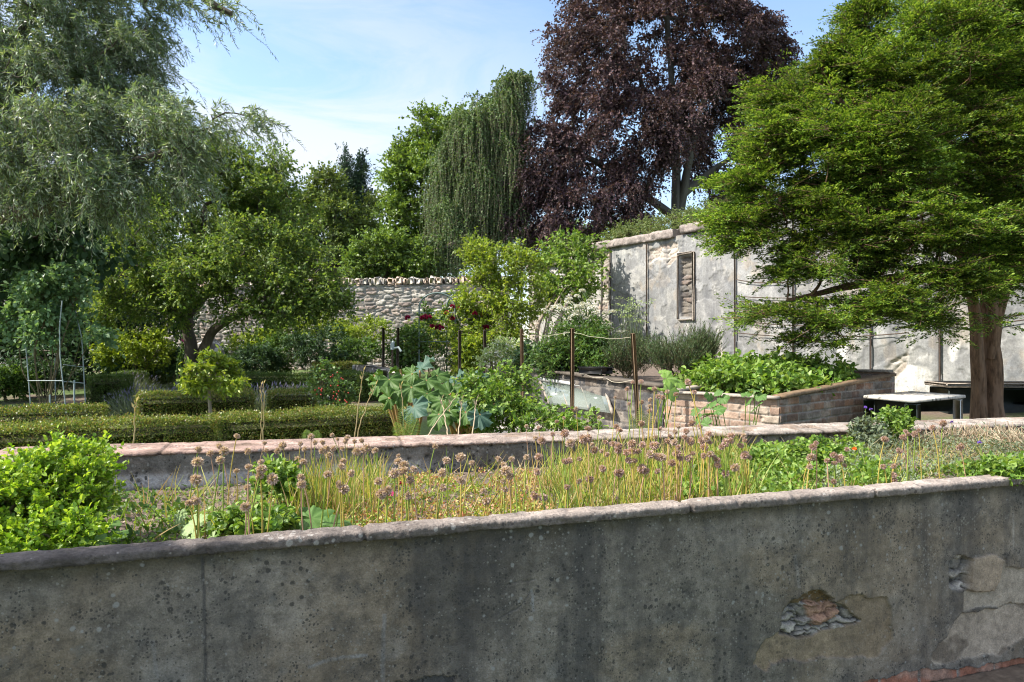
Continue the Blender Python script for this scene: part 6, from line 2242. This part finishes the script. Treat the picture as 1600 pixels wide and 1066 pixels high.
cover('mossy low green along the soil of the bed', [(300, 740), (1100, 730), (1100, 830), (300, 860)], 9000, 'mid', .014, .008, .025, 516, cut=.48)
cover('fresh green low leaves deep in the left corner', [(160, 760), (300, 760), (330, 880), (100, 880)], 900, 'mid', .035, .025, .06, 517, 'oval', .44)


def grass(label, poly, n, mat, Lr, w, seed, lean=.35, cut=.40, bend=.3, fr=3.2):
    rng = np.random.default_rng(seed)
    p = bed_pts(n, poly, rng)
    k = fbm(p[:, 0] * fr, p[:, 1] * fr, 3, seed) > cut
    p = p[k]
    n = len(p)
    mb_ = MB()
    blades(mb_, p - [0, 0, .01], rng.normal(0, lean, (n, 3)) * [1, 1, 0] + [0, 0, 1], rng.uniform(*Lr, n), w, rng.uniform(0, bend, n), rng)
    tag(mb_.build('grass', M[mat]), kind='stuff', label=label)


grass('dense yellow green allium leaves in the centre right of the bed', [(850, 750), (900, 730), (960, 720), (1160, 705), (1180, 795), (860, 835)], 3100, 'chive', (.10, .28), .0055, 521, cut=.34)
grass('narrow green leaves around the left allium clump', [(450, 770), (600, 755), (600, 810), (440, 825)], 800, 'chive', (.10, .28), .006, 522, .25)
grass('sparse leaves along the left and middle of the bed', [(180, 800), (420, 760), (860, 750), (860, 830), (150, 870)], 420, 'chive', (.08, .26), .007, 523)
grass('thin grass among the grey green mat', [(1150, 720), (1700, 690), (1700, 780), (1150, 800)], 1900, 'chive', (.05, .16), .004, 524, .5)
grass('dry straw blades through the bed', [(300, 740), (1500, 690), (1500, 800), (300, 850)], 900, 'straw', (.05, .22), .004, 525, .6, bend=.6)

# individual allium stalks: place of each seed head in the photograph
HD = []
for sc, ox, oy, lst in (
        (4, 250, 650, "240,210 235,290 225,400 315,235 370,190 400,220 378,278 480,128 550,222 478,345 555,320 630,290 635,335 625,375 545,450 655,170 665,215 735,218 768,185 878,175 905,208 860,268 895,288 880,385 885,430 945,130 970,165 1015,165 1075,120 1110,145 1170,140 1155,165 1215,160 1260,155 1015,220 1040,205 1085,205 1055,245 1140,205 1228,225 1270,215 1295,200 1345,218 1145,285 1135,318 1195,360 1120,430 1045,365 1490,250 1490,285 1525,310 1520,345 1465,360 1585,335 1365,410 1410,480 1150,460 1380,490 1550,490 1560,405 220,530 180,545 705,395 535,570"),
        (4, 600, 620, "320,310 390,400 480,380 550,415 715,390 750,425 797,390 890,380 760,462 790,500 745,530 365,475 480,525 165,520 370,570 620,590 940,620 995,630 755,580 890,185 965,195 1080,155 1125,133 1200,75 1345,130 1275,200 1450,185 1475,210 945,260 965,375 955,470 1165,290 1245,265 1275,262 1300,300 1315,335 1385,285 1360,340 1395,362 1435,295 1465,310 1465,335 1550,295 1515,350 1130,405 1160,400 1220,390 1365,450 1220,530 1285,515 1480,470 1145,565 985,275 1055,235 1130,230 150,620 20,590 640,655"),
        (4, 950, 580, "120,112 155,70 208,65 290,112 500,70 45,165 132,205 210,195 265,180 315,158 340,165 260,220 260,250 370,130 425,145 540,130 210,330 325,360 525,325 575,345 490,375 70,365 45,345 25,455 65,470 150,455 215,460 290,465 300,415 385,405 375,440 420,380 440,350 415,445 480,415 515,440 440,475 430,515 265,520 310,535 335,540 115,505 150,500 190,500 130,560 165,560 80,630 65,640 210,610 235,625 310,625 400,575 450,545 500,545 530,515 595,530 600,475 585,435 625,400 615,425 635,445 640,520 665,540 685,560 685,590 710,475 735,450 770,405 770,435 850,405 855,435 830,465 855,525 885,540 795,605 735,640 1300,450 1280,475 1410,525 1370,560 1450,545 1415,575 1480,590 1495,490 1270,540 1260,600 1410,690"),
        (4.57, 1250, 620, "755,250 770,270 735,290 848,240 820,268 945,220 1020,190 1145,360 605,305 710,385 595,500 670,495 670,560 675,600")):
    for a in lst.split():
        x, y = map(float, a.split(','))
        HD.append((ox + x / sc, oy + y / sc))
HD = np.array(HD)
heads = {}
for key, mt in (('m', 'head_m'), ('s', 'head_s')):
    heads[key] = []
    for v_ in range(3):
        mb = MB()
        r = .0168
        nfl = 230
        d = rand_dir(rb5, nfl)
        d[:, 2] = d[:, 2] * .85 + .1
        leaves(mb, d * r * .45, d + rand_dir(rb5, nfl) * .45, rand_dir(rb5, nfl), r * rb5.uniform(.45, .85, nfl), r * .34)
        oo = mb.build('flower_head', M[mt])
        heads[key].append(oo.data)
        bpy.data.objects.remove(oo)
zones = [(0, 330, 'dried allium head on a thin stalk nearest the lime green bush'), (330, 455, 'dried allium head in the loose left group beside the pinkish coping'), (455, 600, 'pale dried allium head in the dense left clump of green stalks'),
         (600, 720, 'short dried allium head over the red and yellow sedum'), (720, 830, 'dried allium head standing alone over bare soil mid bed'), (830, 960, 'mauve dried allium head on yellow stalks left of the tallest group'),
         (960, 1060, 'mauve dried allium head in the tall crowded clump at the centre right'), (1060, 1180, 'mauve dried allium head at the right side of the crowded clump'), (1180, 1360, 'mauve dried allium head rising from the lush herb leaves'), (1360, 1700, 'dried allium head in front of the dry lavender twigs')]
for x, y in HD:
    hgt = rb5.uniform(.24, .36) if y > 640 else rb5.uniform(.36, .5)
    Yn, Yf = None, None
    # choose a distance inside the bed so that the stalk has a believable height
    best = None
    for Y in np.linspace(2.2, 6.4, 80):
        X = (x - CX) / F * Y
        if not (fwY(X) + .17 < Y < mwY(X) - .1):
            continue
        z = H - (y - HY) / F * Y
        e = abs(z - (float(soil(np.array(X), np.array(Y))) + hgt))
        if best is None or e < best[0]:
            best = (e, Y, X, z)
    if best is None:
        continue
    _, Y, X, z = best
    zs = float(soil(np.array(X), np.array(Y)))
    hh = z - zs
    if hh < .04:
        hh = .05
    lab = [q for q in zones if q[0] <= x < q[1]][0][2]
    lean = rb5.normal(0, .10, 2) * hh
    t = T('dried_allium', lab, 'allium', (X + lean[0], Y + lean[1] * .5, zs - .01), 'dried alliums in the raised bed')
    pale = x < 830 or rb5.random() < .2
    mb = MB()
    q = np.linspace(0, 1, 7)[:, None]
    tip = np.array([X, Y, zs + hh])
    ft = np.array(t.location)
    mid = np.array([ft[0] * .6 + tip[0] * .4, ft[1] * .6 + tip[1] * .4, zs + hh * .6]) + rb5.normal(0, .012, 3)
    rs = rb5.uniform(.0022, .0036)
    add_tube(mb, (1 - q) ** 2 * ft + 2 * q * (1 - q) * mid + q ** 2 * tip, np.linspace(rs, rs * .7, 7), 5)
    mb.build('stem', M[rb5.choice(['stem_y', 'stem_g', 'stem_r'], p=[.5, .3, .2])], t)
    o = bpy.data.objects.new('flower_head', heads['s' if pale else 'm'][rb5.integers(3)])
    C.objects.link(o)
    o.parent = t
    o.location = Vector(tip) - t.location
    o.rotation_euler = (rb5.uniform(-.9, .9), rb5.uniform(-.9, .9), rb5.uniform(0, 6))
    sc_ = rb5.uniform(.62, 1.2)
    o.scale = (sc_ * rb5.uniform(.9, 1.12), sc_ * rb5.uniform(.9, 1.12), sc_ * rb5.uniform(.8, 1.05))

# leafy plants of the bed
def bp(x, y, Y, dz=0.0):
    q = P(x, y, Y)
    return np.array([q[0], q[1], float(soil(q[0:1], q[1:2])[0]) + dz])


broad_plant('lady_mantle', 'pale lobed leaves sprawling at the front left of the bed', 'plant', bp(325, 830, 3.0),
            [(300, 820, 2.95, .075), (345, 815, 3.0, .085), (330, 840, 2.85, .075), (280, 812, 3.1, .06), (365, 835, 2.85, .06), (318, 800, 3.2, .06), (300, 845, 2.8, .05)], M['broadfelt'], M['fresh'], 531, .003, lobes=4, wav=.07)
broad_plant('hollyhock_seedling', 'broad dark green starry leaf plant mid front of the bed', 'plant', bp(490, 825, 2.95),
            [(498, 812, 2.85, .10), (525, 822, 2.8, .08), (470, 815, 2.9, .07)], M['broadmid'], M['fresh'], 532, .003, lobes=4, wav=.05)
broad_plant('hollyhock_seedling', 'lobed dark leaves in the shade right under the lime green bush', 'plant', bp(165, 840, 2.7),
            [(165, 820, 2.7, .07), (180, 835, 2.65, .06), (125, 850, 2.5, .06), (150, 850, 2.5, .05)], M['broadmid'], M['fresh'], 533, .003, lobes=4, wav=.05)
for lb, x, y, rx, ry, Y, mt, sd in (('bright lime green leafy plant at the front left of the bed', 400, 826, 42, 13, 2.8, 'fresh', 541), ('yellow flowered mound among the left alliums', 432, 752, 22, 11, 3.5, 'fresh', 542),
                                    ('fresh green bushy plant overlapping the coping, right of the table', 1397, 664, 18, 24, 5.4, 'fresh', 543), ('grey green twiggy bush against the coping at the right', 1355, 680, 22, 18, 5.3, 'grey', 544), ('leafy green plant at the far right front edge', 1560, 742, 44, 7, 3.6, 'fresh', 545),
                                    ('upright leafy herb at the centre of the lush right half', 1270, 715, 30, 13, 4.4, 'fresh', 546), ('leafy lime herb at the back of the lush right half', 1195, 728, 30, 12, 4.3, 'fresh', 547)):
    shrub('herb_plant', lb, 'plant', bp(x, y + ry, Y), [(x, y, rx, ry, Y), (x + rx * .4, y + ry * .4, rx * .6, ry * .6, Y - .1)], 36, dict(kind='twigs', shoots=6, n=9, sl=.08, r=(.04, .04, .03), L=.035, W=.022, sag=.02, rise=.6, shape='oval' if mt != 'grey' else 'diamond', tw=.0014), M[mt], M['twig'], sd, 'herbs in the raised bed', nst=5, rb=.003, rtip=.0012)
# dry lavender twigs on the right
for k, (x, Y, r, lb) in enumerate(((1500, 5.4, .22, 'bleached dry lavender clump, left one before the yew trunk'), (1560, 5.4, .26, 'bleached dry lavender clump, right one before the dark chest'), (1610, 4.8, .25, 'bleached dry twigs at the right edge of the bed'), (1440, 5.3, .16, 'sparse dry twigs behind the right hand alliums'))):
    rng = np.random.default_rng(560 + k)
    b = bp(x, 690, Y)
    t = T('dry_lavender', lb, 'lavender', b, 'dry lavender at the right end')
    mb = MB()
    n = 240 if k < 3 else 90
    a0 = b + rng.normal(0, r * .3, (n, 3)) * [1, 1, 0]
    D = unit((a0 - b) * 3 + rng.normal(0, .45, (n, 3)) + [0, 0, .9])
    L = rng.uniform(.08, .21, n)
    m1 = a0 + D * (L * .5)[:, None]
    D2_ = unit(D + rng.normal(0, .35, (n, 3)))
    e1_ = m1 + D2_ * (L * .5)[:, None]
    D3 = unit(D + rng.normal(0, .6, (n, 3)))
    e2_ = m1 + D3 * (L * .35)[:, None]
    R_ = np.full(n, .0026)
    for s_, e_ in ((a0, m1), (m1, e1_), (m1, e2_)):
        add_segs(mb, s_, e_, R_, R_ * .6, 4)
    mb.build('stems', M['strawdark'], t)
    mb = MB()
    kk = rng.random(n) < .3
    leaves(mb, e1_[kk], D2_[kk], rand_dir(rng, kk.sum()), .03, .008)
    p_ = a0 + D * (L * rng.uniform(.1, .6, n))[:, None]
    leaves(mb, p_, D + rand_dir(rng, n) * .6, rand_dir(rng, n), .03, .006)
    mb.build('foliage', M['grey'], t)
# small blooms
for nm, mt, lst, lb in (('violet_flower', 'violet', ((1531, 692, 4.4), (1352, 637, 5.4), (1487, 660, 5.3), (1361, 640, 5.4)), 'tiny violet bloom'), ('orange_flower', 'orange', ((1507, 725, 4.0), (1335, 702, 4.6)), 'small orange poppy bloom'), ('red_flower', 'rose', ((977, 795, 3.0), (628, 755, 3.5), (611, 772, 3.2)), 'dark red bloom low in the bed')):
    where = {'violet_flower': ('among the grey mat at the right', 'standing above the coping beside the table, taller', 'among the dry lavender twigs', 'standing above the coping beside the table, shorter'), 'orange_flower': ('near the right front edge of the bed', 'at the back of the lush herbs'), 'red_flower': ('beside the front coping below the crowded alliums', 'in the sedum by the middle wall', 'in the sedum nearer the camera')}[nm]
    for k, (x, y, Y) in enumerate(lst):
        c = P(x, y, Y)
        t = T(nm, lb + ' ' + where[k], 'flower', bp(x, y, Y))
        mb = MB()
        bloom(mb, c, .014 if mt != 'violet' else .012, rb5, 14)
        mb.build('bloom', M[mt], t)
        mb = MB()
        f_ = np.array(t.location)
        if f_[2] > c[2] - .02:
            f_[2] = c[2] - .03
        add_tube(mb, [f_, (f_ + c) / 2 + [.004, 0, 0], c], .0015, 4)
        mb.build('stem', M['stem_g'], t)
mb = MB()
rg = np.random.default_rng(12)
cl = fill_blobs([(515, 605, 24, 28, 9.7), (530, 618, 16, 18, 9.6)], 34, rg, .7)
for c in cl:
    rock(mb, c, (.009, .009, .011), 3, 5)
mb.build('hips', M['red'], hips)
